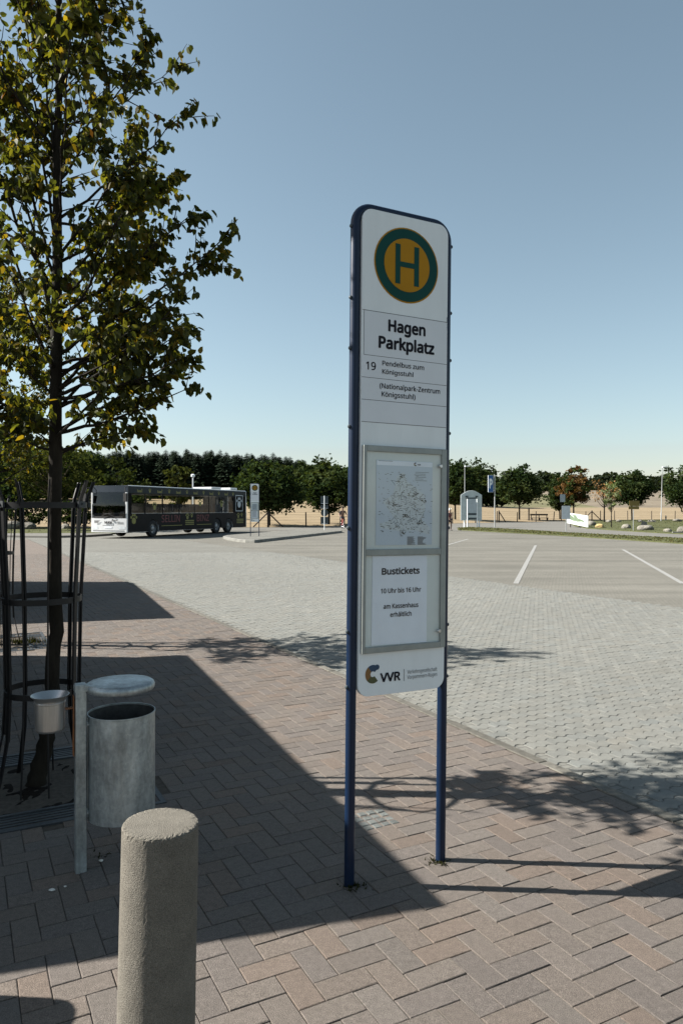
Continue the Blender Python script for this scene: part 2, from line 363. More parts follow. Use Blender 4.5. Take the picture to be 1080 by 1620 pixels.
# brown 10x20 herringbone pavers, each a chamfered stone of its own tone
mb = MB(); br = random.Random(3)
tones = [(1.0, .99, .98), (1.03, 1.0, .97), (.95, .96, .98), (1.06, .985, .93), (.98, 1.0, 1.01), (1.03, 1.03, 1.02), (.93, .94, .96), (1.0, 1.0, 1.0)]
def stone(mb, cs, cq, ls, lq, top, g, ch, tone, dep=.012):
    hs_, hq = ls/2-g, lq/2-g
    dz = br.gauss(0, .0009); ta, tb = br.gauss(0, .004), br.gauss(0, .004)
    vs = []
    for hh, z in (((hs_, hq), top-dep), ((hs_, hq), top-ch), ((hs_-ch, hq-ch), top)):
        for a, b in ((-1,-1),(1,-1),(1,1),(-1,1)):
            s_, q_ = a*hh[0], b*hh[1]
            vs.append(kq(cs+s_+br.gauss(0, .0006), cq+q_+br.gauss(0, .0006), z+dz+(ta*s_+tb*q_ if z > top-dep else 0)))
    fs = [(8,11,10,9)] + [(i, 4+i, 4+(i+1) % 4, (i+1) % 4) for i in range(4)] + [(4+i, 8+i, 8+(i+1) % 4, 4+(i+1) % 4) for i in range(4)]
    mb.add(vs, fs, 0, tone)
U = .1
for i in range(-40, 260):
    for j in range(-78, 1):
        k = (i-j) % 4
        if k == 0: cs, cq, ls, lq = (i+1)*U, (j+.5)*U, 2*U, U
        elif k == 2: cs, cq, ls, lq = (i+.5)*U, j*U, U, 2*U
        else: continue
        if cq-lq/2 > -.10: continue
        if cq+lq/2 > -.079: q0 = cq-lq/2; lq = -.079-q0; cq = q0+lq/2       # cut stone against the kerb
        if lq < .03: continue
        if any(abs(cs-p[0]) < PITW+.08 and abs(cq-p[1]) < PITW+.08 for p in pits): continue
        p = kq(cs, cq)
        if p.y < .9 or p.x < -.47*p.y*1.25-1.2: continue
        tn = mnoise.noise((cs*.35, cq*.35, 3.1)); b_ = .97+.14*tn+br.gauss(0, .035)
        t_ = br.choice(tones); tone = tuple(min(1.5, c*b_) for c in t_)
        stone(mb, cs, cq, ls, lq, 0.0, .0015, .0023, tone)
struct(mb.build('pavement', M['brick'], tint=True))
# far end of the pavement, past the modelled stones
mb = MB(); mb.sheet([kq(26, -14), kq(26, -.08), kq(40, -.08), kq(43, -11), kq(40, -22)], -.004, tint=(1.05, 1.02, 1.0))
mb.sheet([kq(-6, -14), kq(-6, -7.9), kq(26, -7.9), kq(26, -14)], -.004)
struct(mb.build('far_pavement', M['brick'], tint=True))
# kerb stones
mb = MB()
for i in range(-6, 58):
    b_ = .92+br.gauss(0, .09)
    stone(mb, i*1.0+.5, -.035, 1.0, .085, -.002, .003, .006, (b_, b_*.99, b_*.97), dep=.05)
struct(mb.build('kerb', M['kerb'], tint=True))
# grey interlocking stones of the bus lane
mb = MB(); LS, PP, AA = .103, .096, .0110        # row pitch, zigzag period, half amplitude
ZZ = ((0, -AA), (.024, -AA), (.045, AA), (.072, AA))
def gst(cs, cq, n_tone):
    g, ch = .0014, .0022
    prof_ = [(k*PP+u, v) for k in (0, 1) for u, v in ZZ]+[(2*PP, -AA)]
    w_ = [.0042 if k % 4 in (1, 2) else 0 for k in range(9)]       # the slanted joints stand open
    up_ = [(u-PP+w_[k], LS/2+v) for k, (u, v) in enumerate(prof_)]; dn_ = [(u-PP-w_[k], -LS/2+v) for k, (u, v) in enumerate(prof_)]
    out = up_[::-1]+dn_; n = len(out); vs = []; dz = br.gauss(0, .0009); ta, tb = br.gauss(0, .004), br.gauss(0, .004)
    for sh, z in ((g, -.045), (g, -.026-ch), (g+ch, -.026)):
        for i, (u, v) in enumerate(out):
            su = u*(1-sh/PP); sv = v+(sh if i >= n//2 else -sh)
            vs.append(kq(cs+sv, cq+su, z+dz+(ta*su+tb*sv if z > -.04 else 0)))
    fs = [tuple(range(2*n, 3*n))]+[(i, (i+1) % n, n+(i+1) % n, n+i) for i in range(n)]+[(n+i, n+(i+1) % n, 2*n+(i+1) % n, 2*n+i) for i in range(n)]
    mb.add(vs, fs, 0, n_tone)
for r_ in range(-40, 290):
    cs = r_*LS
    for c_ in range(0, 38):
        cq = .135+c_*2*PP+(PP if r_ % 2 else 0)
        p = kq(cs, cq)
        if p.y < 2.3 or p.y > 28 or p.x > .47*p.y*1.15+.8: continue
        b_ = 1.0+.09*mnoise.noise((cs*.3, cq*.3, 8))+br.gauss(0, .03); wv = br.gauss(0, .010)
        gst(cs, cq, (b_*(1+wv), b_, b_*(1-wv)))
struct(mb.build('lane_pavers', M['paver'], tint=True))
# painted bay lines
mb = MB()
for a, b in (((3.88, 16.2), (8.94, 33.5)), ((7.6, 16.2), (11.6, 30.0)), ((2.0, 24.5), (7.09, 40.75)), ((11.4, 16.2), (15.6, 30.5))):
    a, b = Vector((*a, 0)), Vector((*b, 0)); d = (b-a).normalized(); r_ = Vector((d.y, -d.x, 0))*.06
    mb.sheet([a-r_, a+r_, b+r_, b-r_], -.021)
struct(mb.build('bay_markings', M['line']))
# paths and mown verges towards the field
mb = MB(); mb.sheet([(-8, 57), (2, 58), (8, 58), (14.5, 43), (17.5, 32.5), (30, 22), (120, 60), (120, 130), (46, 116.5), (-6.7, 66.5), (-30, 63), (-30, 58)], -.018)
struct(mb.build('footpath', M['path']))
def lawn(name, poly, z, seed):
    mb = MB(); mb.prism(poly, z-.12, z)
    o = struct(mb.build(name, M['grass'])); return o
VERGE = [(9.2, 57.5), (11.0, 52.5), (13.96, 44.6), (15.4, 38.7), (16.3, 34.7), (19.5, 30.0), (23.6, 34.0), (19.2, 40.7), (15.9, 50.6), (13.6, 62.0), (11.6, 66.5), (10.2, 64)]
LAWN = [(22.5, 70), (21.0, 62), (21.4, 56), (22.0, 50), (24.0, 43), (60, 52), (80, 118), (50, 116), (40, 109), (30, 98)]
LAWN_L = [(-60, 44), (-24, 46.5), (-15.5, 47.5), (-15.0, 52), (-20, 62), (-32, 70), (-70, 66)]
lawn('grass_verge', VERGE, .03, 1); lawn('lawn', LAWN, .04, 2); lawn('lawn_far', LAWN_L, .05, 3).name = 'lawn'
mb = MB(); gr = random.Random(9)
for poly, n, z in ((VERGE, 5000, .03), (LAWN, 6500, .04), (LAWN_L, 3500, .05)):
    xs = [p[0] for p in poly]; ys = [p[1] for p in poly]; k = 0
    while k < n:
        x, y = gr.uniform(min(xs), max(xs)), gr.uniform(min(ys), max(ys))
        if not inside((x, y), poly): continue
        k += 1
        a = gr.uniform(0, 6.28); w_ = gr.uniform(.03, .08); h_ = gr.uniform(.02, .06)
        dx, dy = math.cos(a)*w_, math.sin(a)*w_; tn = gr.uniform(.6, 1.25)
        mb.add([(x-dx, y-dy, z-.01), (x+dx, y+dy, z-.01), (x+gr.gauss(0, .03), y+gr.gauss(0, .03), z+h_)], [(0, 1, 2)], 0, (.085*tn*gr.uniform(.8, 1.3), .090*tn, .040*tn))
tag(mb.build('grass', M['leaf_far'], tint=True), 'tufts of short green and straw grass on the verges', 'grass', kind='stuff')

# field and hills beyond the fence
def yf(x):
    if x < -6.7: return 62+(x+70)*(5/63.3)
    if x < 46: return 67+(x+6.7)*.949
    return 117+(x-46)*.3
def hz(x, s):
    k_ = max(0, min(1, (x+10)/50.)); k_ = k_*k_*(3-2*k_); sl = .055+(.023-.055)*k_
    z = sl*min(s, 95)+(.045+.00008*max(-100, min(120, x)))*max(0, min(s-95, 300))
    return z-.015+.25*mnoise.noise((x*.02, s*.02, 1))*min(1, s/40)
def terrain(name, x0, x1, s0, s1, nx, ns_, m):
    vs = []; fs = []
    for i in range(nx+1):
        for j in range(ns_+1):
            x = x0+(x1-x0)*i/nx; s_ = s0+(s1-s0)*j/ns_
            vs.append((x*(1+s_/400.), yf(x)+s_, hz(x, s_)))
    for i in range(nx):
        for j in range(ns_):
            a = i*(ns_+1)+j; fs.append((a, a+ns_+1, a+ns_+2, a+1))
    mb = MB(); mb.add(vs, fs); return struct(mb.build(name, m, smooth=True))
terrain('field', -150, 200, 0, 95, 90, 24, M['stubble'])
terrain('hill', 62, 260, 95, 900, 30, 40, M['plough'])
terrain('hill', -260, 62, 95, 900, 40, 40, M['meadow'])

# raised island with its kerb, between the lanes
isl = [(-4.29, 36.0), (.05, 51.7), (.0, 53.0), (-.9, 53.6), (-3.2, 54.6), (-6.3, 44.6), (-6.75, 42.8), (-6.7, 41.2), (-6.2, 39.4), (-5.4, 37.4), (-4.8, 36.3)]
def inset(poly, d):
    cx = sum(p[0] for p in poly)/len(poly); cy = sum(p[1] for p in poly)/len(poly); out = []
    n = len(poly)
    for i in range(n):
        a, b, c = Vector(poly[i-1]), Vector(poly[i]), Vector(poly[(i+1) % n])
        n1 = Vector((-(b-a).y, (b-a).x)).normalized(); n2 = Vector((-(c-b).y, (c-b).x)).normalized()
        m_ = (n1+n2).normalized(); out.append(tuple(b+m_*d/max(.5, m_.dot(n1))))
    return out
mb = MB(); mb.prism(isl, -.05, .12)
struct(mb.build('island_kerb', M['kerb_light'], bevel=.02))
mb = MB(); mb.sheet(inset(isl, .16), .124); struct(mb.build('island_paving', M['lane']))
mb = MB(); mb.prism([(-20.5, 43.5), (-16.8, 42.2), (-15.2, 43.6), (-14.6, 46.5), (-15.2, 47.4), (-24, 46.4), (-60, 44), (-60, 43.5)], -.05, .10)
struct(mb.build('kerb', M['path'], bevel=.02))
mb = MB(); mb.bar((22.5, 49.5, .05), (36, 47.5, .05), .18, .14); struct(mb.build('kerb', M['kerb_light']))

# ------------------------------------------------------------------ bus stop signs
def stop_sign(label, loc, rz, lean, detail=True):
    t = thing('bus_stop_sign', label, 'bus stop sign', loc, rot=(0, lean, rz))
    SP = .478; r = .0225; cr = .075; zt = 2.95
    path = [(0, 0, -.05), (0, 0, zt-cr)] + [(cr-cr*math.cos(R(a)), 0, zt-cr+cr*math.sin(R(a))) for a in range(10, 91, 10)]
    path += [(SP-cr+cr*math.sin(R(a)), 0, zt-cr+cr*math.cos(R(a))) for a in range(0, 91, 10)] + [(SP, 0, -.05)]
    mb = MB(); mb.tube(path, r, 20); mb.build('tube_frame', M['blue'], t, smooth=True)
    mb = MB(); mb.prism(rrect(.019, .815, .467, 2.942, .05), -.03, -.004, xz=True); mb.build('panel', M['white'], t, bevel=.002)
    if detail:
        for z in (2.86, 2.55, 2.33, 1.99, 1.55, 1.1, .86):
            for x, sg in ((-r, -1), (SP+r, 1)):
                mb = MB(); mb.lathe([(.001, .007), (.006, .006), (.0085, .002), (.0085, -.001)], 10)
                o = mb.build('bolt', M['sign_dark'], t, (x+sg*.001, -.004, z)); o.rotation_euler = (0, R(90*sg), 0)
    # round H emblem
    e = MB(); Y = -.03
    e.prism(circ(.244, 2.7225, .1675), Y-.0015, Y+.001, 0, True)
    e.prism(circ(.244, 2.7225, .1615), Y-.003, Y-.001, 1, True)
    e.prism(circ(.244, 2.7225, .1185), Y-.0045, Y-.002, 0, True)
    for x0, x1, z0, z1 in ((.1825, .2075, 2.635, 2.811), (.2805, .3055, 2.635, 2.811), (.2075, .2805, 2.712, 2.735)):
        e.prism([(x0, z0), (x1, z0), (x1, z1), (x0, z1)], Y-.006, Y-.003, 1, True)
    e.build('stop_emblem', [M['yellow'], M['green']], t)
    # name plate and route strips
    def strip(name, z0, z1, x0=.0215, x1=.4645):
        m_ = MB(); m_.prism([(x0, z0+.0012), (x1, z0+.0012), (x1, z1-.0012), (x0, z1-.0012)], Y-.0012, Y+.001, 0, True)
        m_.prism([(x0, z0-.0012), (x1, z0-.0012), (x1, z0+.0012), (x0, z0+.0012)], Y-.0006, Y+.001, 1, True); return m_
    m_ = strip('p', 2.303, 2.496, .031)
    m_.prism([(.0285, 2.303), (.0300, 2.303), (.0300, 2.496), (.0285, 2.496)], Y-.0008, Y+.001, 1, True)
    m_.prism([(.0215, 2.496), (.4645, 2.496), (.4645, 2.4985), (.0215, 2.4985)], Y-.0006, Y+.001, 1, True)
    text(m_, 'Hagen', .1505, 2.4205, .196, .0475, Y-.0018, 2, .038); text(m_, 'Parkplatz', .1022, 2.3424, .293, .0480, Y-.0018, 2, .038)
    m_.build('name_plate', [M['plate'], M['greytext'], M['black']], t)
    m_ = strip('p', 2.2055, 2.303)
    if detail:
        text(m_, '19', .0408, 2.240, .049, .0335, Y-.0018, 2, .012); text(m_, 'Pendelbus zum', .122, 2.2648, .218, .0205, Y-.0018, 2, .012); text(m_, 'Königsstuhl', .1222, 2.2285, .161, .0195, Y-.0018, 2, .012)
    m_.build('route_strip', [M['plate'], M['greytext'], M['black']], t)
    m_ = strip('p', 2.1087, 2.2055)
    if detail:
        text(m_, '(Nationalpark-Zentrum', .110, 2.1645, .318, .0215, Y-.0018, 2, .012); text(m_, 'Königsstuhl)', .1202, 2.1285, .175, .0210, Y-.0018, 2, .012)
    m_.build('route_strip', [M['plate'], M['greytext'], M['black']], t)
    strip('p', 2.0120, 2.1087).build('route_strip', [M['plate'], M['greytext'], M['black']], t)
    # display case
    cs_ = MB(); x0, x1, z0, z1, D = .027, .4605, 1.005, 1.910, .016
    ix0, ix1, iz0, iz1 = .0430, .4325, 1.032, 1.884
    for a, b, c, d in ((x0, z0, ix0, z1), (ix1, z0, x1, z1), (ix0, iz1, ix1, z1), (ix0, z0, ix1, iz0), (ix0, 1.4295, ix1, 1.4575)):
        cs_.box(((a+c)/2, Y-D/2-.001, (b+d)/2), (c-a, D, d-b))
    case = cs_.build('display_case', M['alu'], t, bevel=.002)
    bk = MB(); bk.box(((ix0+ix1)/2, Y-.004, (iz0+iz1)/2), (ix1-ix0, .004, iz1-iz0)); bk.build('case_backing', M['cased'], case)
    mp = MB(); pr = random.Random(5)
    mp.prism([(.094, 1.4745), (.387, 1.4745), (.387, 1.849), (.094, 1.849)], Y-.0085, Y-.0065, 0, True)
    mp.prism([(.096, 1.826), (.385, 1.826), (.385, 1.847), (.096, 1.847)], Y-.0090, Y-.0080, 1, True)
    if detail:
        land = [(.20, 1.78), (.235, 1.80), (.25, 1.76), (.30, 1.73), (.345, 1.70), (.35, 1.64), (.33, 1.585), (.375, 1.555), (.37, 1.52), (.30, 1.54), (.22, 1.535), (.12, 1.55), (.11, 1.57), (.19, 1.59), (.15, 1.64), (.13, 1.665), (.18, 1.70)]
        mp.prism(land[::-1], Y-.0088, Y-.0082, 8, True)
        k = 0
        while k < 420:
            x, z = pr.uniform(.10, .38), pr.uniform(1.515, 1.80)
            if not inside((x, z), land) and pr.random() < .82: continue
            k += 1; wd, hh = pr.uniform(.003, .011), pr.uniform(.0012, .0024)
            mp.prism([(x, z), (x+wd, z), (x+wd, z+hh), (x, z+hh)], Y-.0094, Y-.0086, pr.choice((2, 5, 5, 9, 9, 9, 6)), True)
        for cx, cz in ((.218, 1.776), (.337, 1.672), (.245, 1.602), (.312, 1.575), (.222, 1.527), (.187, 1.652), (.29, 1.70)):
            for q in range(16):
                x, z = pr.gauss(cx, .008), pr.gauss(cz, .006)
                mp.prism([(x, z), (x+.006, z), (x+.006, z+.0024), (x, z+.0024)], Y-.0097, Y-.0090, pr.choice((2, 2, 5, 6)), True)
        for q in range(70):      # route lines
            x, z = pr.uniform(.14, .34), pr.uniform(1.53, 1.77)
            if not inside((x, z), land): continue
            a = pr.uniform(0, 3.14); l_ = pr.uniform(.012, .04); dx, dz = math.cos(a)*l_, math.sin(a)*l_; nx, nz = -math.sin(a)*.0006, math.cos(a)*.0006
            mp.prism([(x-nx, z-nz), (x+dx-nx, z+dz-nz), (x+dx+nx, z+dz+nz), (x+nx, z+nz)], Y-.0092, Y-.0087, pr.choice((5, 6, 4)), True)
        for cx, z0_, n_, wd in ((.295, 1.800, 6, .075), (.255, 1.510, 13, .042), (.31, 1.510, 13, .048)):
            for q in range(n_):
                l_ = wd*pr.uniform(.5, 1); z = z0_-q*(.0075 if n_ == 6 else .0029)
                mp.prism([(cx, z), (cx+l_, z), (cx+l_, z+.0016), (cx, z+.0016)], Y-.0094, Y-.0086, 5, True)
        mp.prism([(.104, 1.844), (.176, 1.844), (.176, 1.8455), (.104, 1.8455)], Y-.0096, Y-.0090, 2, True)
        text(mp, 'VVR', .304, 1.8315, .018, .006, Y-.0096, 2, .02)
        for a0, a1, mi in ((60, 140, 4), (140, 220, 7), (220, 310, 6)):
            pts = [(.295+.0085*math.cos(R(a)), 1.836+.0085*math.sin(R(a))) for a in range(a0, a1+1, 10)]+[(.295+.003*math.cos(R(a)), 1.836+.003*math.sin(R(a))) for a in range(a1, a0-1, -10)]
            mp.prism(pts, Y-.0096, Y-.0090, mi, True)
    mp.build('route_map', [M['mapblue'], M['paper'], M['black'], M['cased'], M['navy'], M['greytext'], M['olive'], M['ochre'], M['landtone'], M['palegrey']], case)
    pp = MB(); pp.prism([(.078, 1.0375), (.364, 1.0330), (.362, 1.4265), (.079, 1.4270)], Y-.0085, Y-.0065, 0, True)
    if detail:
        for s_, x, z, wd, cp in (('Bustickets', .1253, 1.3462, .197, .0265), ('10 Uhr bis 16 Uhr', .122, 1.2640, .2085, .0195), ('am Kassenhaus', .1358, 1.1955, .181, .0195), ('erhältlich', .1704, 1.1580, .111, .0195)):
            text(pp, s_, x, z, wd, cp, Y-.0092, 1, .032 if cp > .02 else .018)
    else:
        for q in range(26):
            z = 1.40-q*.013; pp.prism([(.10, z), (.34, z), (.34, z+.005), (.10, z+.005)], Y-.0092, Y-.0080, 2, True)
            z = 1.81-q*.0125; pp.prism([(.11, z), (.36, z), (.36, z+.005), (.11, z+.005)], Y-.0098, Y-.0088, 2, True)
    pp.build('ticket_notice' if detail else 'timetable', [M['paper'], M['black'], M['greytext']], case)
    for a, b in ((1.4575, iz1), (iz0, 1.4295)):
        g_ = MB(); g_.add([(ix0, Y-.013, a), (ix1, Y-.013, a), (ix1, Y-.013, b), (ix0, Y-.013, b)], [(0, 1, 2, 3)]); g_.build('glass_pane', M['glass'], case)
    if detail:
        for z in (1.832, 1.082):
            l_ = MB(); l_.lathe([(.001, .010), (.007, .010), (.009, .007), (.009, 0)], 14)
            o = l_.build('lock', M['chrome'], case, (.423, Y-D-.001, z)); o.rotation_euler = (R(90), 0, 0)
    # operator logo
    lg = MB(); cx, cz = .0905, .911
    for a0, a1, mi in ((42, 128, 0), (128, 222, 1), (222, 312, 2)):
        n_ = 10; ro, ri = .0405, .0125
        pts = [(cx+ro*.92*math.cos(R(a0+(a1-a0)*k/n_)), cz+ro*math.sin(R(a0+(a1-a0)*k/n_))) for k in range(n_+1)]
        pts += [(cx+ri*math.cos(R(a1-(a1-a0)*k/n_)), cz+ri*math.sin(R(a1-(a1-a0)*k/n_))) for k in range(n_+1)]
        lg.prism(pts, Y-.0016, Y+.001, mi, True)
    lg.prism(circ(cx+.021, cz+.029, .0115, 16), Y-.0020, Y+.001, 0, True)
    text(lg, 'VVR', .1272, .8735, .104, .0365, Y-.0018, 3, .03)
    lg.prism([(.2495, .866), (.2512, .866), (.2512, .919), (.2495, .919)], Y-.0016, Y+.001, 4, True)
    if detail:
        text(lg, 'Verkehrsgesellschaft', .2678, .8965, .1595, .0165, Y-.0016, 4); text(lg, 'Vorpommern-Rügen', .2678, .8730, .1595, .0165, Y-.0016, 4)
    lg.build('operator_logo', [M['navy'], M['ochre'], M['olive'], M['black'], M['greytext']], t)
    mb = MB(); mb.prism([(.463, 2.46), (.4645, 2.46), (.4645, 2.52), (.463, 2.52)], Y-.0012, Y+.001, 0, True)
    if detail: mb.build('maker_mark', M['greytext'], t)
    return t
stop_sign('large bus stop sign in blue tube frame with a Bustickets notice, close up', (.033, 3.156, 0), R(27.0), .0112)
stop_sign('small distant bus stop sign on the kerbed island behind the bus lane', (-5.10, 40.8, .12), R(4), 0, False)

# ------------------------------------------------------------------ bollards
def bollard(name, label, x, y, h, lean):
    mb = MB(); N = 128; vs = []; rows = []
    prof_ = [(.1035-.0035*i/70, -.05+(h+.045)*i/70) for i in range(71)] + [(.0985, h-.001), (.095, h+.001), (.088, h+.002)] + [(.088*(1-k/9), h+.002) for k in range(1, 9)]
    for r_, z in prof_:
        for k in range(N):
            a = 2*math.pi*k/N; x_, y_ = math.cos(a), math.sin(a)
            n1 = mnoise.noise((x_*r_*210, y_*r_*210, z*210)); n2 = mnoise.noise((x_*28*r_*10, y_*28*r_*10, z*260)); n3 = mnoise.noise((x_*3, y_*3, z*8))
            edge = math.exp(-((z-h)/.010)**2) if r_ > .08 else 0
            dr = .00035*n2+.0006*n3+edge*(-.0028*max(0, n1+.25)+.0016*n2)
            dzz = (.0002*n2+.0004*mnoise.noise((x_*r_*140, y_*r_*140, 4))) if z > h-.001 else 0
            vs.append(((r_+dr)*x_, (r_+dr)*y_, z+dzz-edge*.003*max(0, n1)))
    n = len(prof_)
    fs = [(i*N+k, i*N+(k+1) % N, (i+1)*N+(k+1) % N, (i+1)*N+k) for i in range(n-1) for k in range(N)]+[tuple((n-1)*N+k for k in range(N))]
    mb.add(vs, fs); o = mb.build(name, M['concrete'], None, (x, y, 0)); o.rotation_euler = (0, lean, 0)
    return tag(o, label, 'bollard')
b1 = bollard('concrete_bollard', 'round concrete bollard with rough stone top, close in front of the litter bin', -.5015, 1.945, .791, .022)
b2 = b1.copy(); C.objects.link(b2); b2.location = (-1.99, 2.39, 0); b2.rotation_euler = (0, 0, 1); b2['label'] = 'second concrete bollard beyond the frame, showing only as a small shadow on the bricks'
b1['group'] = b2['group'] = 'concrete bollards along the pavement'

# ------------------------------------------------------------------ litter bin with ashtray
t = thing('litter_bin', 'galvanised round litter bin hanging on a square post under a flat lid', 'litter bin', (-1.177, 3.277, 0), KANG)
mb = MB(); mb.box((0, 0, .395), (.048, .048, .90)); mb.build('post', M['galv'], t, bevel=.004)
mb = MB(); mb.lathe([(.146, .228), (.149, .222), (.1495, .24), (.1495, .690), (.1515, .692), (.1515, .698), (.1475, .698), (.1475, .245)], 64, c=(.182, 0, 0), cap=False)
mb.lathe([(.0, .232), (.1465, .232)], 64, c=(.182, 0, 0), cap=False)
mb.box((.03105, 0, .46), (.003, .012, .45))
canb = mb.build('container', M['galv'], t, smooth=True)
mb = MB(); mb.lathe([(.0, .245), (.1465, .246), (.1468, .69)], 48, c=(.182, 0, 0), cap=False); mb.build('liner', M['galv_dark'], canb, smooth=True)
for z in (.66, .26):
    mb = MB(); mb.box((.0285, 0, z), (.012, .03, .022)); mb.tube([(.03, -.016, z), (.03, -.022, z)], .006, 8); mb.build('bracket', M['galv'], t, bevel=.002)
mb = MB(); mb.lathe([(.0, .838), (.05, .8385), (.125, .837), (.140, .835), (.149, .829), (.1525, .820), (.1515, .806), (.148, .800), (.144, .806), (.140, .822), (.0, .826)], 72, c=(.178, 0, 0), cap=False)
mb.prism([(-.026, -.026), (.03, -.028), (.075, -.10), (.075, .10), (.03, .028), (-.026, .026)], .812, .8355)
mb.build('lid', M['galv'], t, smooth=True)
t2 = thing('wall_ashtray', 'small stainless steel ashtray cup fixed to the left of the bin post', 'ashtray', (-1.290, 3.218, 0), KANG)
mb = MB(); mb.lathe([(.0, .652), (.058, .652), (.0625, .657), (.0635, .664), (.0635, .772), (.0652, .774), (.0652, .780), (.0635, .782), (.0645, .790), (.072, .800), (.080, .8075), (.081, .810), (.079, .8105), (.052, .783), (.030, .768)], 56, cap=False)
mb.build('cup', M['steel'], t2, smooth=True)
mb = MB(); mb.lathe([(.0, .767), (.031, .7685)], 40, cap=False); mb.build('sieve', M['iron'], t2)
mb = MB(); mb.box((.081, 0, .74), (.036, .03, .004)); mb.box((.0975, -.004, .66), (.004, .03, .27)); mb.build('mounting_strap', M['rust'], t2)

# ------------------------------------------------------------------ tree grates and guards
def grate(label, x, y):
    t = thing('tree_grate', label, 'tree grate', (x, y, 0), KANG, 'cast iron tree grates')
    W, I = PITW+.07, .40
    mb = MB(); mb.sheet([(-I-.1, -I-.1), (I+.1, -I-.1), (I+.1, I+.1), (-I-.1, I+.1)], -.03)
    g_ = 28; vs = []; fs = []
    for i in range(g_+1):
        for j in range(g_+1):
            u, v = (i/g_*2-1)*(I+.02), (j/g_*2-1)*(I+.02); vs.append((u, v, -.012+.028*mnoise.noise((u*9, v*9, x))+.012*mnoise.noise((u*30, v*30, x))))
    fs = [(i*(g_+1)+j, (i+1)*(g_+1)+j, (i+1)*(g_+1)+j+1, i*(g_+1)+j+1) for i in range(g_) for j in range(g_)]
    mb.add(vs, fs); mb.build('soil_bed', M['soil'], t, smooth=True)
    for k in range(4):
        mb = MB(); rot = Matrix.Rotation(k*math.pi/2, 3, 'Z')
        def bx(c, d): mb.box(rot @ Vector(c), d, rot=rot)
        bx((0, W-.015, -.01), (2*W-.062, .03, .03)); bx((0, I+.012, -.01), (2*I+.055, .024, .03)); bx((W-.015, W-.015, -.01), (.03, .03, .03))
        n_ = 5; st = (W-.03-I-.024)/n_
        for q in range(n_):                 # long slots on the right half, cross slots near the corners
            bx((.02, I+.024+st*(q+.5), -.012), (.56, st*.52, .022))
        for q in range(7): bx((-.30-q*.036+.0, (I+.024+W-.03)/2, -.012), (.02, W-.054-I, .022))
        for q in range(5): bx((.33+q*.036, (I+.024+W-.03)/2, -.012), (.02, W-.054-I, .022))
        mb.build('grate_segment', M['iron'], t)
    return t
grate('cast iron tree grate round bare soil behind the litter bin', *PIT1)
grate('cast iron tree grate with grass tuft further along the pavement', *PIT2)
def guard(label, x, y, rz):
    t = thing('tree_guard', label, 'tree guard', (x, y, 0), rz, 'steel tree guards')
    RZ = [(-.02, .30), (.10, .265), (.30, .225), (.56, .212), (1.10, .222), (1.62, .250), (1.70, .262), (1.80, .300)]
    for ang in (-14, 30, 66, -124, 140, 188):
        a = R(ang); ca, sa = math.cos(a), math.sin(a); mb = MB()
        pts = [Vector((r_*ca, r_*sa, z)) for z, r_ in RZ]
        tn = Vector((-sa, ca, 0)); vs = []
        for i, p in enumerate(pts):
            o_ = Vector((ca, sa, 0))
            vs += [p-tn*.0135-o_*.004, p+tn*.0135-o_*.004, p+tn*.0135+o_*.004, p-tn*.0135+o_*.004]
        n_ = len(pts)
        mb.add(vs, [(3,2,1,0), tuple(4*(n_-1)+q for q in range(4))]+[(4*i+q, 4*i+(q+1) % 4, 4*i+4+(q+1) % 4, 4*i+4+q) for i in range(n_-1) for q in range(4)])
        vs = []
        for i, p in enumerate(pts[2:]):     # rib making the upright a T section
            o_ = Vector((ca, sa, 0)); vs += [p-tn*.004-o_*.016, p+tn*.004-o_*.016, p+tn*.004-o_*.0042, p-tn*.004-o_*.0042]
        n_ -= 2
        mb.add(vs, [(3,2,1,0), tuple(4*(n_-1)+q for q in range(4))]+[(4*i+q, 4*i+(q+1) % 4, 4*i+4+(q+1) % 4, 4*i+4+q) for i in range(n_-1) for q in range(4)])
        mb.build('upright', M['guard'], t, bevel=.0015)
        m2 = MB(); m2.box((( .262)*ca, .262*sa, 1.66), (.012, .062, .036), rot=Matrix.Rotation(a, 3, 'Z'))
        m2.lathe([(.009, -.003), (.009, .004), (.004, .007)], 8, c=(.270*ca, .270*sa, 1.66)); m2.build('clamp', M['iron'], t)
    for ang in (-96, 98, -60):
        b = R(ang); cb, sb = math.cos(b), math.sin(b); mb = MB()
        mb.tube([(r_*cb*.97, r_*sb*.97, z) for z, r_ in [(-.02, .25)]+RZ[2:]], .0055, 6); mb.build('rod', M['guard'], t, smooth=True)
    for z, r_ in ((.56, .205), (1.10, .215), (1.655, .247)):
        mb = MB(); mb.lathe([(r_, z-.017), (r_+.005, z-.017), (r_+.005, z+.017), (r_, z+.017), (r_, z-.017)], 48, cap=False); mb.build('hoop', M['guard'], t, smooth=True)
    return t
guard('dark steel tree guard round the nearest linden trunk', -1.775, 4.32, 0)
guard('dark steel tree guard further back round the second linden', -4.20, 8.80, R(50))

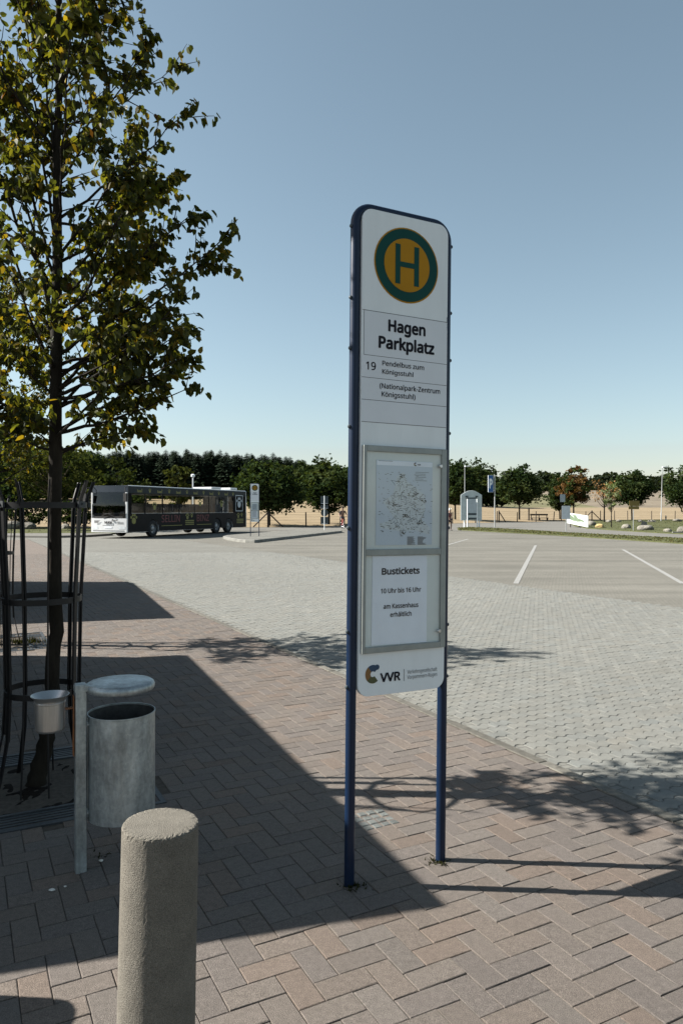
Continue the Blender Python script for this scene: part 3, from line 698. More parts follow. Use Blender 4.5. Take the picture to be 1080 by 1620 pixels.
# ------------------------------------------------------------------ lindens in the guards
def leaf(mb, p, dr, up, size, tint):
    dr = dr.normalized(); sd = dr.cross(up)
    sd = sd.normalized() if sd.length > 1e-3 else Vector((1, 0, 0)); nm = sd.cross(dr); w_ = size*.5
    f_ = .18*size
    b = p; m_ = p+dr*size*.55+nm*-f_*.3; tp = p+dr*size*1.08-nm*f_*.6
    l1, l2 = p+dr*size*.12-sd*w_*.85+nm*f_, p+dr*size*.62-sd*w_*.8+nm*f_*.6
    r1, r2 = p+dr*size*.12+sd*w_*.85+nm*f_, p+dr*size*.62+sd*w_*.8+nm*f_*.6
    k0 = p-dr*size*.10-sd*w_*.4+nm*f_*.5; k1 = p-dr*size*.10+sd*w_*.4+nm*f_*.5
    mb.add([b, m_, tp, l1, l2, r1, r2, k0, k1], [(0, 7, 3, 4, 1), (1, 4, 2), (0, 1, 6, 5, 8), (1, 2, 6)], 0, tint)
def linden(label, base, trunk, ends, seed, n_rand, rlim, profile, sx=1.0):
    rg = random.Random(seed); t = thing('linden_tree', label, 'tree', base, group='lindens on the pavement')
    B = Vector(base); tb = MB(); lf = MB()
    tp = [Vector(p) for p, _ in trunk]; tr_ = [r_ for _, r_ in trunk]
    fine, fr = [], []
    for i in range(len(tp)-1):
        for k in range(6): fine.append(tp[i].lerp(tp[i+1], k/6)+Vector((rg.gauss(0, .004), rg.gauss(0, .004), 0))); fr.append(tr_[i]+(tr_[i+1]-tr_[i])*k/6)
    fine.append(tp[-1]); fr.append(tr_[-1]); tb.tube(fine, fr, 14)
    def at_z(z):
        for i in range(len(tp)-1):
            if tp[i].z <= z <= tp[i+1].z:
                k = (z-tp[i].z)/(tp[i+1].z-tp[i].z); return tp[i].lerp(tp[i+1], k), tr_[i]+(tr_[i+1]-tr_[i])*k
        return tp[-1].copy(), tr_[-1]
    def put_leaf(p, d, big=1.0):
        if sx == 1.0 and (p.z < 1.80+.62*max(0, .118-p.x) ): return
        dd = Vector((d.x*.5+rg.gauss(0, .55), d.y*.5+rg.gauss(0, .55), -.75+rg.gauss(0, .5)))
        up = Vector((rg.gauss(0, .6)+d.x*.4, rg.gauss(0, .6)+d.y*.4, .8))
        q = rg.random()
        if q < .12: c = (.115, .092, .014)
        elif q < .124: c = (.09, .045, .012)
        elif q < .5: c = (.070, .078, .017)
        else: c = (.034, .045, .014)
        k = rg.uniform(.75, 1.2); leaf(lf, p, dd, up, rg.uniform(.031, .051)*big, (c[0]*k, c[1]*k, c[2]*k))
    def twig(p, d, L_, r_, depth):
        n_ = max(3, int(L_/.07)); pts = [p.copy()]; dd = d.normalized(); step = L_/n_
        for k in range(n_):
            dd = (dd+Vector((rg.gauss(0, .10), rg.gauss(0, .10), rg.gauss(0, .06)-(.05 if k > n_*.5 else -.01)))).normalized(); pts.append(pts[-1]+dd*step)
        tb.tube(pts, [max(.0014, r_*(1-.75*k/n_)) for k in range(n_+1)], 5 if depth else 7)
        for k in range(1, n_+1):
            if depth == 0:
                if k/n_ < .22: continue
                for _ in range(2 if rg.random() < .75 else 1):
                    side = dd.cross(Vector((0, 0, 1))).normalized()*rg.choice((-1, 1)); dr_ = (dd*.6+side*rg.uniform(.5, 1.0)+Vector((0, 0, rg.uniform(-.25, .45)))).normalized()
                    twig(pts[k], dr_, rg.uniform(.12, .30)*(1.15-.45*k/n_), .0032, 1)
                if rg.random() < .9: put_leaf(pts[k], dd)
            else:
                for _ in range(3 if rg.random() < .55 else 2): put_leaf(pts[k]+Vector((rg.gauss(0, .012), rg.gauss(0, .012), rg.gauss(0, .012)-.01)), dd)
        if depth == 0:
            for _ in range(3): twig(pts[-1], (dd+Vector((rg.gauss(0, .4), rg.gauss(0, .4), rg.gauss(0, .3)))), rg.uniform(.08, .18), .0025, 1)
    def limb(z0, end):
        a, r0 = at_z(z0); v = end-a; L_ = v.length; n_ = max(6, int(L_/.10)); pts = []; mid = a+v*rg.uniform(.42, .58)+Vector((0, 0, L_*rg.uniform(-.17, .03)))
        for k in range(n_+1):
            u = k/n_; pts.append(a*(1-u)**2+mid*2*u*(1-u)+end*u*u+Vector((rg.gauss(0, .006), rg.gauss(0, .006), rg.gauss(0, .006))))
        rr = min(r0*.36, .006+.008*L_); tb.tube(pts, [max(.0025, rr*(1-.8*k/n_)) for k in range(n_+1)], 7)
        for k in range(1, n_+1):
            u = k/n_; dd = (pts[k]-pts[k-1]).normalized()
            if u < .20: continue
            for _ in range(2 if rg.random() < .48 else 1):
                side = dd.cross(Vector((0, 0, 1))); side = side.normalized() if side.length > .1 else Vector((1, 0, 0))
                ang = rg.uniform(0, 6.28); sv = side*math.cos(ang)+dd.cross(side)*math.sin(ang)*.7
                twig(pts[k], dd*.65+sv*.8+Vector((0, 0, .15)), rg.uniform(.12, .34)*(1.1-.5*u), .0042, 0 if rg.random() < .25*(1-u)+.05 else 1)
        for _ in range(3): twig(pts[-1], (pts[-1]-pts[-2]).normalized()+Vector((rg.gauss(0, .25), rg.gauss(0, .25), rg.gauss(0, .2))), rg.uniform(.07, .15), .003, 1)
    for e in ends: limb(e[1], Vector(e[0]))
    for k in range(n_rand):
        z0 = profile[0]+(profile[1]-profile[0])*((k+rg.random())/n_rand); a = k*2.39996+rg.uniform(-.3, .3)
        h_ = (z0-profile[0])/(profile[1]-profile[0]); L_ = (.45+.75*math.sin(math.pi*min(1, h_*1.15+.18)))*rg.uniform(.75, 1.1)*sx
        rise = L_*(.35+.8*h_+rg.uniform(-.1, .3)); c, _ = at_z(z0); dx, dy = math.cos(a)*L_, math.sin(a)*L_
        if sx == 1.0 and z0 < 2.9 and dx < -.35: dx, rise = dx*.45, rise+.25
        if dx > rlim: dx = rlim*rg.uniform(.5, 1.0)
        limb(z0, c+Vector((dx, dy, rise)))
    # leader
    twig(tp[-1], Vector((.05, 0, 1)), .5, .006, 0); twig(tp[-1]-Vector((0, 0, .5)), Vector((.3, .1, 1)), .5, .006, 0)
    tb.build('trunk', M['bark'], t, smooth=True); lf.build('crown', M['leaf'], t, tint=True)
    return t, len(lf.f)
TX, TY = -1.82, 4.32
def px(x, y, d): return ((((x-540)/1150*d)-TX-.12)*.94+.12, d-TY, EYE-(y-806)/1150*d)
ends1 = [(px(372, 380, 4.30), 2.55), (px(296, 188, 4.36), 3.35), (px(226, 95, 4.25), 3.75), (px(306, 618, 4.22), 2.08), (px(222, 682, 4.40), 1.97),
         (px(286, 535, 4.42), 2.22), (px(312, 348, 4.15), 2.75), (px(178, 38, 4.40), 4.05), (px(325, 428, 4.50), 2.40), (px(296, 480, 4.12), 2.30),
         (px(240, 282, 4.60), 2.95), (px(205, 330, 4.0), 2.8), (px(190, 590, 4.0), 2.05), (px(160, 690, 4.62), 1.95), (px(215, 220, 4.0), 3.1),
         (px(270, 585, 4.65), 2.1), (px(150, 20, 4.2), 4.1), (px(210, 480, 4.85), 2.3),
         (px(-60, 520, 4.3), 2.5), (px(20, 560, 4.2), 2.3), (px(258, 505, 4.3), 2.45), (px(296, 566, 4.05), 2.28), (px(246, 415, 4.5), 2.68), (px(225, 545, 3.95), 2.35), (px(15, 690, 4.5), 1.98), (px(-15, 630, 4.45), 2.1), (px(40, 665, 4.15), 2.0), (px(-60, 600, 4.6), 2.15), (px(30, -60, 4.4), 3.2), (px(55, -80, 4.2), 3.5), (px(-15, 40, 4.3), 2.9), (px(5, 180, 4.2), 2.7)]
tr1 = [((0, 0, -.03), .058), ((.045, 0, .18), .047), ((.10, 0, .45), .042), ((.118, 0, .9), .040), ((.118, 0, 1.9), .038), ((.125, .01, 2.9), .030), ((.14, 0, 4.0), .021), ((.15, 0, 5.2), .014), ((.17, 0, 6.0), .007)]
_, n1 = linden('nearest linden with dark trunk and yellowing leaves, over the litter bin', (TX, TY, 0), tr1, ends1, 11, 34, .62, (2.15, 5.7))
tr2 = [((0, 0, -.03), .060), ((.01, 0, .4), .046), ((0, 0, 1.9), .038), ((.02, .02, 2.9), .028), ((0, 0, 3.8), .016), ((.02, 0, 4.4), .007)]
linden('second linden further along the pavement, behind the nearest one', (-4.24, 8.80, 0), tr2, [], 23, 40, .8, (1.85, 4.2), .85)

# ------------------------------------------------------------------ kiosks out of frame on the left; their roofs throw the two big shadows
def kiosk(label, o, far):
    H, m_, D = 2.50, .30, 3.1
    O = Vector((o[0], o[1], 0)); F = Vector((far[0], far[1], 0)); u = (F-O).normalized(); L_ = (F-O).length; n_ = Vector((-u.y, u.x, 0))
    n_ = Vector((-.924, -.383, 0))
    t = thing('ticket_kiosk', label, 'kiosk', O, group='timber kiosks')
    def P(a, b, z): return u*a+n_*b+Vector((0, 0, z))
    mb = MB(); vs = [P(a, b, H-m_*b-dz) for dz in (0, .10) for a, b in ((0, 0), (L_, 0), (L_, D), (0, D))]
    mb.add(vs, [(0,1,2,3), (7,6,5,4), (0,4,5,1), (1,5,6,2), (2,6,7,3), (3,7,4,0)]); mb.build('roof', M['roofing'], t)
    mb = MB(); a0, a1, b0, b1_ = .10, L_-.10, .12, D-.15
    vs = [P(a, b, 0) for a, b in ((a0, b0), (a1, b0), (a1, b1_), (a0, b1_))]+[P(a, b, H-m_*b-.11) for a, b in ((a0, b0), (a1, b0), (a1, b1_), (a0, b1_))]
    mb.add(vs, [(0,1,5,4), (1,2,6,5), (2,3,7,6), (3,0,4,7)]); w_ = mb.build('wall', M['wood_light'], t)
    for k in range(3):
        mb = MB(); a = .9+k*1.6; vs = [P(a, b0-.03, z) for a, z in ((a, 1.0), (a+1.1, 1.0), (a+1.1, 2.1), (a, 2.1))]+[P(a, b0+.0, z) for a, z in ((a, 1.0), (a+1.1, 1.0), (a+1.1, 2.1), (a, 2.1))]
        mb.add(vs, [(3,2,1,0), (0,1,5,4), (1,2,6,5), (2,3,7,6), (3,0,4,7)]); mb.build('window', M['busglass'], w_)
    return t
kiosk('timber kiosk out of frame whose roof shades the litter bin', (-2.86, 3.21), (-5.01, 8.35))
kiosk('timber kiosk out of frame whose roof shades the far pavement', (-5.78, 11.13), (-8.04, 16.67))

# ------------------------------------------------------------------ small things on the bricks
t = MB()
for i in range(4):
    for j in range(4):
        c = Vector((.170, 3.82, 0))+KU*((i-1.5)*.052)+KV*((j-1.5)*.052); s_, q_ = to_sq(c.x, c.y); g_ = br.uniform(.8, 1.15)
        stone(t, s_+br.gauss(0, .002), q_+br.gauss(0, .002), .050, .050, .0025, .002, .005, (g_, g_*1.02, g_))
tag(t.build('mosaic_patch', M['stonegrey'], tint=True), 'small square patch of grey mosaic stones set in the bricks between the sign posts', 'paving patch')
def scrap(label, x, y, r_, seed):
    mb = MB(); q = random.Random(seed); n_ = 9
    top = [(math.cos(6.28*k/n_)*r_*q.uniform(.6, 1.2), math.sin(6.28*k/n_)*r_*q.uniform(.5, 1), r_*q.uniform(.15, .5)) for k in range(n_)]
    vs = top+[(0, 0, r_*.75)]+[(p[0]*.8, p[1]*.8, .001) for p in top]
    mb.add(vs, [(k, (k+1) % n_, n_) for k in range(n_)]+[(k, n_+1+k, n_+1+(k+1) % n_, (k+1) % n_) for k in range(n_)])
    return tag(mb.build('paper_scrap', M['scrap'], None, (x, y, .002)), label, 'litter', 'scraps of litter by the bin')
scrap('white paper scrap lying just right of the bin post foot', -1.11, 3.36, .013, 1)
scrap('white paper scrap lying on the bricks in front of the bin post', -1.235, 3.10, .013, 2)
scrap('tiny pale paper scrap right of the larger scrap in front of the bin', -1.19, 3.13, .008, 3)
mb = MB(); q = random.Random(4)
for cx, cy, n_, sp in ((.44, 3.35, 90, .026), (.045, 3.14, 60, .03), (-3.86, 8.92, 220, .12), (-1.14, 3.42, 14, .04)):
    for k in range(n_):
        x, y = q.gauss(cx, sp), q.gauss(cy, sp*.6); a = q.uniform(0, 6.28); h_ = q.uniform(.004, .016)*(5 if cx < -3 else 1)
        dx, dy = math.cos(a)*.006, math.sin(a)*.006; k_ = q.uniform(.6, 1.2)
        mb.add([(x-dx, y-dy, -.004), (x+dx, y+dy, -.004), (x+q.gauss(0, .012), y+q.gauss(0, .012), h_)], [(0, 1, 2)], 0, (.028*k_, .030*k_, .012*k_))
tag(mb.build('weeds', M['leaf_far'], tint=True), 'moss and weeds growing round the sign posts and second tree', 'weeds', kind='stuff')

# ------------------------------------------------------------------ bus
bus = thing('bus', 'white fronted three axle bus with dark printed side, parked beside the island', 'bus', (-13.255, 41.45, 0), math.atan2(.932, .362))
LB = 13.95; HB = 3.05
def arch_poly(z0, z1, x0, x1, wheels, r_):
    pts = [(x0, z1), (x0, z0)]
    for w_ in wheels:
        pts.append((w_-r_, z0))
        a0 = math.asin((z0-.5)/r_) if abs(z0-.5) < r_ else 0
        for k in range(0, 13):
            a = math.pi-k/12*math.pi
            pts.append((w_+r_*math.cos(a), max(z0, .5+r_*math.sin(a))))
        pts.append((w_+r_, z0))
    pts += [(x1, z0), (x1, z1)]
    out = []
    for p in pts:
        if not out or (abs(out[-1][0]-p[0])+abs(out[-1][1]-p[1])) > 1e-5: out.append(p)
    return out
WH = [2.50, 9.75, 11.35]
mb = MB()
for a, b in ((.02, 1.96), (3.04, 9.21), (11.89, LB-.02)): mb.box(((a+b)/2, 0, .70), (b-a, 2.49, .75))
mb.box((LB/2, 0, .72), (LB-.2, 1.6, .70), 1)
mb.box((LB/2+.02, 0, 1.245), (LB-.04, 2.49, .345))
hull = [p for p in rrect(-1.25, 2.57, 1.25, HB-.04, .07, 5)]; n_ = len(hull); vs = []
for x, k in ((.16, .95), (.22, .99), (.4, 1.0), (LB-.14, 1.0), (LB-.03, .985), (LB, .95)): vs += [(x, p[0]*k, 2.57+(p[1]-2.57)*(1-(1-k)*1.2)) for p in hull]
mb.add(vs, [tuple(range(n_))[::-1], tuple(5*n_+i for i in range(n_))]+[(i*n_+k, i*n_+(k+1) % n_, (i+1)*n_+(k+1) % n_, (i+1)*n_+k) for i in range(5) for k in range(n_)])
for sg_ in (-1, 1): mb.box((.06, sg_*1.19, 2.0), (.11, .10, 1.2)); mb.box((LB-.09, sg_*1.16, 2.0), (.16, .16, 1.2)); mb.box((12.92, sg_*1.235, 2.0), (1.76, .02, 1.16), 1)
mb.box((LB-.06, 0, 2.0), (.08, 2.2, 1.16), 1); mb.box((LB/2, 0, 2.55), (LB-.4, 2.36, .03), 1); mb.box((1.95, -.45, 1.7), (.05, 1.4, .6), 1)
body = mb.build('body', [M['buswhite'], M['tyre']], bus)
qs = random.Random(8)
for k in range(11):
    for yy in (-.72, .72):
        mb = MB(); x = 2.7+k*.86; mb.box((x, yy, 1.45), (.36, .88, .10)); mb.prism([(x+.12, 1.45), (x+.24, 1.45), (x+.30, 1.98), (x+.20, 1.98)], yy-.42, yy-.03, 0, True); mb.prism([(x+.12, 1.45), (x+.24, 1.45), (x+.30, 1.98), (x+.20, 1.98)], yy+.03, yy+.42, 0, True); mb.build('passenger_seat', M['shorts'], bus, bevel=.02)
for sgn in (-1, 1):
    mb = MB(); y = sgn*1.2515
    mb.prism(arch_poly(.34, 1.40, .10, LB-.10, WH, .54), min(y, y+sgn*.006), max(y, y+sgn*.006), 0, True)
    xe = .45; cols_ = [(.12, .44)]
    for wdt in (1.25, 1.75, 1.75, 1.75, 1.75, 1.75, 1.55): xe += wdt; cols_.append((xe-.07, xe+.02) if wdt != 1.55 else (xe-.06, LB-.14))
    for a, b in cols_: mb.prism([(a, 1.40), (b, 1.40), (b, 2.56), (a, 2.56)], min(y, y-sgn*.03), max(y, y+sgn*.0055), 0, True)
    mb.prism([(.12, 2.56), (LB-.14, 2.56), (LB-.14, 2.96), (.12, 2.96)], min(y, y+sgn*.006), max(y, y+sgn*.006), 1, True)
    sw = mb.build('side_wrap', [M['wrap'], M['wraptop']], bus)
    xx = .45
    for wdt in (1.25, 1.75, 1.75, 1.75, 1.75, 1.75, 1.55):
        g_ = MB(); yy = sgn*1.2585
        yw = sgn*1.2485; g_.add([(p[0], yw, p[1]) for p in rrect(xx-.02, 1.41, xx+wdt-.03, 2.57, .04, 3)], [tuple(range(16))]); g_.build('side_window', M['sideglass'], bus); xx += wdt
def paw(mb, x, z, s_, y, mi=0):
    mb.prism(circ(x, z, .30*s_, 14), y-.002, y, mi, True)
    for dx, dz in ((-.38, .32), (-.14, .52), (.14, .52), (.38, .32)): mb.prism(circ(x+dx*s_, z+dz*s_, .13*s_, 8), y-.002, y, mi, True)
mb = MB(); yp = -1.2610
text(mb, 'SELLIN', 3.30, .86, 1.95, .42, yp, 0, .01); mb.build('side_lettering', M['busred'], bus)
mb = MB(); text(mb, 'BINZ', 7.2, .86, 1.5, .42, yp, 0, .01); mb.build('side_lettering', M['busred'], bus)
def paw_part(x, z, s_, y): m_ = MB(); paw(m_, x, z, s_, y); m_.build('paw_print', M['buslime'], bus)
paw_part(.62, .98, .62, yp)
for x0 in (5.85, 12.45):
    paw_part(x0+.25, 1.12, .42, yp); paw_part(x0+.75, 1.2, .3, yp)
    mb = MB()
    for k in range(3): mb.prism([(x0, .64+k*.12), (x0+1.0, .64+k*.12), (x0+1.0, .71+k*.12), (x0, .71+k*.12)], yp-.002, yp, 0, True)
    mb.build('printed_lines', M['buslime'], bus)
for a, b in ((3.3, 5.5), (7.2, 9.0)): mb = MB(); mb.prism([(a, .62), (b, .62), (b, .66), (a, .66)], yp-.002, yp, 0, True); mb.build('printed_rule', M['buslime'], bus)
for k in range(12):
    x0 = 1.15+k*.98
    if k % 2: paw_part(x0, 2.70, .26, yp)
    else:
        mb = MB()
        for dx, wd, hh in ((-.22, .07, .16), (-.10, .12, .12), (.06, .10, .12), (.2, .05, .22)): mb.prism([(x0+dx, 2.62), (x0+dx+wd, 2.62), (x0+dx+wd, 2.62+hh), (x0+dx, 2.62+hh)], yp-.002, yp, 0, True)
        mb.build('printed_mark', M['buslime'], bus)
for x0, z0 in ((2.6, 1.75), (7.6, 2.0), (10.35, 1.95)): paw_part(x0, z0, .5, -1.2530)
mb = MB()
for a, b, c, d in ((12.3, 1.50, 13.35, 1.55), (12.3, 2.62, 13.35, 2.67), (12.3, 1.55, 12.35, 2.62), (13.3, 1.55, 13.35, 2.62)): mb.box(((a+c)/2, -1.262, (b+d)/2), (c-a, .012, d-b))
paw(mb, 12.82, 2.0, .8, -1.2675); mb.build('rear_side_poster', M['sign_back'], bus)
def wheel(x, y, sg):
    mb = MB(); mb.lathe([(.30, -.13), (.44, -.14), (.49, -.11), (.50, 0), (.49, .11), (.44, .14), (.30, .13)], 28, cap=False)
    o = mb.build('wheel', M['tyre'], bus, (x, y, .50), smooth=True); o.rotation_euler = (R(90)*sg, 0, 0)
    mb = MB(); mb.lathe([(.31, .10), (.29, .03), (.16, .02), (.14, .09), (.09, .12), (.0, .12)], 24, cap=False)
    for k in range(8): mb.box((.21*math.cos(k*.785), .21*math.sin(k*.785), .03), (.035, .035, .02))
    mb.build('rim', M['rim'], o, smooth=True)
for x in WH: wheel(x, -1.11, 1); wheel(x, 1.11, -1)
# front: screen, bumper, lamps, plate
def front_sheet(poly, dx, bow=.05):
    """sheet across the bus front, slightly bowed and raked; poly in y-z"""
    return [(-.035-dx+bow*(p[0]/1.2)**2+.16*max(0, (p[1]-1.95))/1.05, p[0], p[1]) for p in poly]
def grid_front(mb, y0, y1, z0, z1, dx, mi=0, ny=10, nz=6, bow=.05):
    vs = [front_sheet([(y0+(y1-y0)*i/ny, z0+(z1-z0)*j/nz)], dx, bow)[0] for i in range(ny+1) for j in range(nz+1)]
    mb.add(vs, [(i*(nz+1)+j, i*(nz+1)+j+1, (i+1)*(nz+1)+j+1, (i+1)*(nz+1)+j) for i in range(ny) for j in range(nz)], mi)
mb = MB(); grid_front(mb, -1.17, 1.17, 1.14, 2.62, .012); mb.build('windscreen', M['screen'], bus, smooth=True)
mb = MB(); grid_front(mb, -1.225, 1.225, 2.625, 3.0, .02); mb.build('destination_display', M['busglass'], bus, smooth=True)
mb = MB(); grid_front(mb, -1.235, 1.235, .33, 1.12, .015); mb.build('front_panel', M['buswhite'], bus, smooth=True)
mb = MB(); grid_front(mb, -.98, .98, 1.135, 1.24, .016, bow=.05); mb.build('cowl', M['tyre'], bus, smooth=True)
for sg in (-1, 1):
    mb = MB(); grid_front(mb, *(sorted((sg*.72, sg*1.14))), .50, .66, .022); mb.build('headlight', M['lens'], bus, smooth=True)
    mb = MB(); mb.tube([(-.10, sg*.45, 1.22), (-.115, sg*.15, 1.36), (-.10, sg*-.3, 1.42)], .012, 6); mb.build('wiper', M['tyre'], bus)
    mb = MB(); mb.tube([(.1, sg*1.2, 2.92), (-.25, sg*1.32, 2.86), (-.30, sg*1.36, 2.6)], .022, 7); mb.box((-.31, sg*1.40, 2.30), (.12, .22, .48)); mb.build('mirror', M['tyre'], bus, bevel=.01)
mb = MB()
for k in range(3):
    grid_front(mb, -1.05+.0, -.62, .80+k*.045, .815+k*.045, .024)
grid_front(mb, -.4, .4, .72, .735, .024, bow=.05); grid_front(mb, -1.1, 1.1, .40, .43, .024)
mb.build('front_trim', M['tyre'], bus)
mb = MB(); grid_front(mb, -.27, .27, .55, .665, .026); mb.build('number_plate', M['plate'], bus)
mb = MB(); lt = MB(); text(lt, 'MAN', -.30, .83, .50, .13, 0, 0, .04)
mb.add([(-.085+.05*(v[0]/1.2)**2, v[0]-.08, v[2]) for v in [(-x, y_, z) for x, y_, z in lt.v]], lt.f)
lt = MB(); text(lt, 'VVR', .0, .98, .22, .07, 0, 0, .03)
mb.add([(-.085+.05*((-v[0]-.45)/1.2)**2, -v[0]-.45, v[2]) for v in lt.v], lt.f)
mb.torus((-.083, -.34, 1.02), .045, .018, 14, 5, 'x')
for k in range(5): mb.add([(-.08, .55+.04*k, .98-.03*k), (-.08, .95, .98-.03*k), (-.08, .95, 1.0-.03*k), (-.08, .55+.04*k, 1.0-.03*k)], [(0, 1, 2, 3)])
mb.build('front_lettering', M['black'], bus)
mb = MB(); mb.box((10.2, -.2, HB+.06), (1.3, 1.5, .14)); mb.build('roof_unit', M['buswhite'], bus, bevel=.05)
mb = MB(); mb.box((12.6, -.2, HB+.07), (1.0, 1.5, .16)); mb.build('roof_unit', M['buswhite'], bus, bevel=.05)

# ------------------------------------------------------------------ lamps, signs, boards
def lamp(label, x, y, h, rz, lean=0):
    t = thing('street_lamp', label, 'street lamp', (x, y, 0), rot=(0, lean, rz), group='lamp posts')
    mb = MB(); mb.tube([(0, 0, -.05), (0, 0, 1.2), (0, 0, 1.25), (0, 0, h)], [.07, .07, .05, .036], 12); mb.build('pole', M['lamp_grey'], t, smooth=True)
    mb = MB(); mb.tube([(0, 0, h-.02), (.12, 0, h+.05), (.30, 0, h+.09)], .03, 8); mb.build('arm', M['lamp_grey'], t, smooth=True)
    mb = MB(); mb.prism([(.0, -.13), (.55, -.16), (.72, -.08), (.72, .08), (.55, .16), (.0, .13)], h+.06, h+.17); mb.build('lantern', M['plate'], t, bevel=.03)
    return t
lamp('tall grey street lamp right of the bus stop sign, before the dark tree', 14.9, 88, 6.75, R(25))
lamp('tall leaning street lamp near the right edge beside the field', 43.9, 100, 7.35, R(10), R(1.4))
t = thing('post_lantern', 'short mast with a white lantern rising behind the bus roof', 'lamp', (-12.3, 60.3, 0))
mb = MB(); mb.tube([(0, 0, 0), (0, 0, 4.3)], [.07, .05], 10); mb.build('pole', M['plate'], t, smooth=True)
mb = MB(); mb.lathe([(.05, 4.28), (.16, 4.34), (.17, 4.50), (.10, 4.56), (.0, 4.57)], 16); mb.build('lantern', M['white'], t, smooth=True)
# parking sign
t = thing('parking_sign', 'blue P parking sign hung from a tall post beside the info board', 'road sign', (14.1, 67, .0), R(2))
mb = MB(); mb.tube([(0, 0, -.05), (0, 0, 4.78)], .055, 12); mb.build('pole', M['lamp_grey'], t, smooth=True)
mb = MB(); mb.prism(rrect(-.62, 3.22, -.14, 4.78, .04, 4), -.05, .05, 0, True); mb.prism(rrect(-.60, 3.24, -.16, 4.76, .04, 4), -.054, -.049, 1, True)
text(mb, 'P', -.52, 3.62, .30, .78, -.057, 0, .05); mb.box((-.08, 0, 4.6), (.14, .04, .04)); mb.box((-.08, 0, 3.4), (.14, .04, .04)); mb.build('sign_panel', [M['white'], M['psign']], t)
# arched information board
t = thing('information_board', 'arched silver information board on paired posts, left of the P sign', 'information board', (11.86, 66.5, .0), R(-3))
mb = MB(); mb.prism([(-.96, .62), (.96, .62), (.96, 2.95)]+[(.96-1.92*k/14, 2.95+.42*math.sin(math.pi*k/14)) for k in range(1, 14)]+[(-.96, 2.95)], .02, .14, 0, True); mb.build('board', M['psilver'], t, bevel=.02)
mb = MB(); mb.prism([(-.46, .72), (.52, .72), (.52, 2.72), (-.46, 2.72)], -.05, -.005, 0, True); cs_ = mb.build('glazed_case', M['sign_dark'], t)
mb = MB(); mb.box((.03, -.058, 1.95), (.84, .008, 1.3)); mb.build('poster', M['sign_back'], cs_)
mb = MB(); mb.box((.03, -.06, 1.0), (.9, .012, .22)); mb.build('shelf_strip', M['psilver'], cs_)
for x in (-.62, -.36, .52, .74):
    mb = MB(); mb.tube([(x, -.06 if abs(x) < .6 else .18, -.05), (x, -.06 if abs(x) < .6 else .18, 2.85 if abs(x) > .6 else 2.6)], .06, 10); mb.build('leg', M['white'], t, smooth=True)
for x in (-.44, .46):
    mb = MB(); mb.box((x, -.12, 2.82), (.26, .16, .12)); mb.build('spotlight', M['sign_dark'], t, bevel=.01)
# stack of signs seen from behind
t = thing('traffic_sign_post', 'pole of four road signs seen from behind on the far island', 'road sign', (-1.36, 58, .0), R(0))
mb = MB(); mb.tube([(0, -.03, 0), (0, -.03, 2.72)], .032, 8); mb.build('pole', M['white'], t, smooth=True)
for z0, z1 in ((2.06, 2.70), (1.68, 1.98), (.44, 1.03)):
    mb = MB(); mb.prism(rrect(-.31, z0, .31, z1, .04, 3), .01, .03, 0, True); mb.box((0, 0, z0+.05), (.5, .02, .03), 1); mb.build('sign_plate', [M['sign_dark'], M['plate']], t)
mb = MB(); mb.prism(circ(0, 1.36, .29, 24), .01, .03, 0, True); mb.build('sign_plate', M['sign_dark'], t)
# small signs on the right
t = thing('traffic_sign', 'square grey back of a road sign on the verge before the banner', 'road sign', (16.5, 53.5, .0), R(-6))
mb = MB(); mb.tube([(0, 0, -.05), (0, 0, 1.88)], .03, 8); mb.build('pole', M['lamp_grey'], t)
mb = MB(); mb.prism(rrect(-.31, .92, .29, 1.90, .03, 3), -.05, -.03, 0, True); mb.build('sign_plate', M['sign_back'], t)
t = thing('notice_sign', 'small pale sign on a dark post left of the reddening tree', 'sign', (31.4, 104, 0), R(0))
mb = MB(); mb.tube([(0, 0, 0), (0, 0, 3.75)], .06, 8); mb.build('pole', M['wood'], t)
mb = MB(); mb.prism(rrect(-.2, 2.7, .52, 3.8, .03, 3), -.09, -.065, 0, True); mb.build('sign_plate', M['sign_back'], t)
t = thing('place_sign', 'mustard coloured sign seen from behind on a pale post on the lawn', 'sign', (22.05, 55, .03), R(5))
mb = MB(); mb.tube([(0, 0, -.05), (0, 0, 2.2)], .028, 8); mb.build('pole', M['lamp_grey'], t)
mb = MB(); mb.prism([(-.40, 1.62), (.42, 1.62), (.42, 1.84), (-.40, 1.84)], -.06, -.04, 0, True); mb.prism([(-.33, 1.86), (.45, 1.86), (.45, 2.26), (-.33, 2.26)], -.06, -.04, 0, True); mb.build('sign_plate', M['browsign'], t)
t = thing('banner_board', 'white board with green mountain drawing at the edge of the lawn', 'banner', (21.9, 64.6, 0), math.atan2(3.4, -.85))
mb = MB(); BL = 3.5
Pn = [(0, .03), (0, 1.07), (BL, 1.36), (BL, .36)]
mb.prism(Pn, -.02, .02, 0, True)
yb = .0215
def bp(u, v): zb = .03+.33*u; zt = 1.07+.29*u; return (u*BL, zb+(zt-zb)*v)
for pts in ([(.10, .35), (.30, .40), (.52, .30), (.72, .85), (.58, .90), (.45, .62), (.25, .55)], [(.50, .38), (.66, .32), (.92, .45), (.82, .85), (.70, .70)]):
    mb.prism([bp(u, v) for u, v in pts], yb, yb+.004, 1, True)
for q_ in (0.14, .20): mb.prism([bp(.04, q_), bp(.95, q_+.06), bp(.95, q_+.08), bp(.04, q_+.02)], yb, yb+.003, 1, True)
mb.build('panel', [M['bannerwhite'], M['bannergreen']], t)
for u in (.15, .85):
    mb = MB(); mb.box((u*BL, -.05, .35), (.07, .06, .9)); mb.build('leg', M['wood'], t)
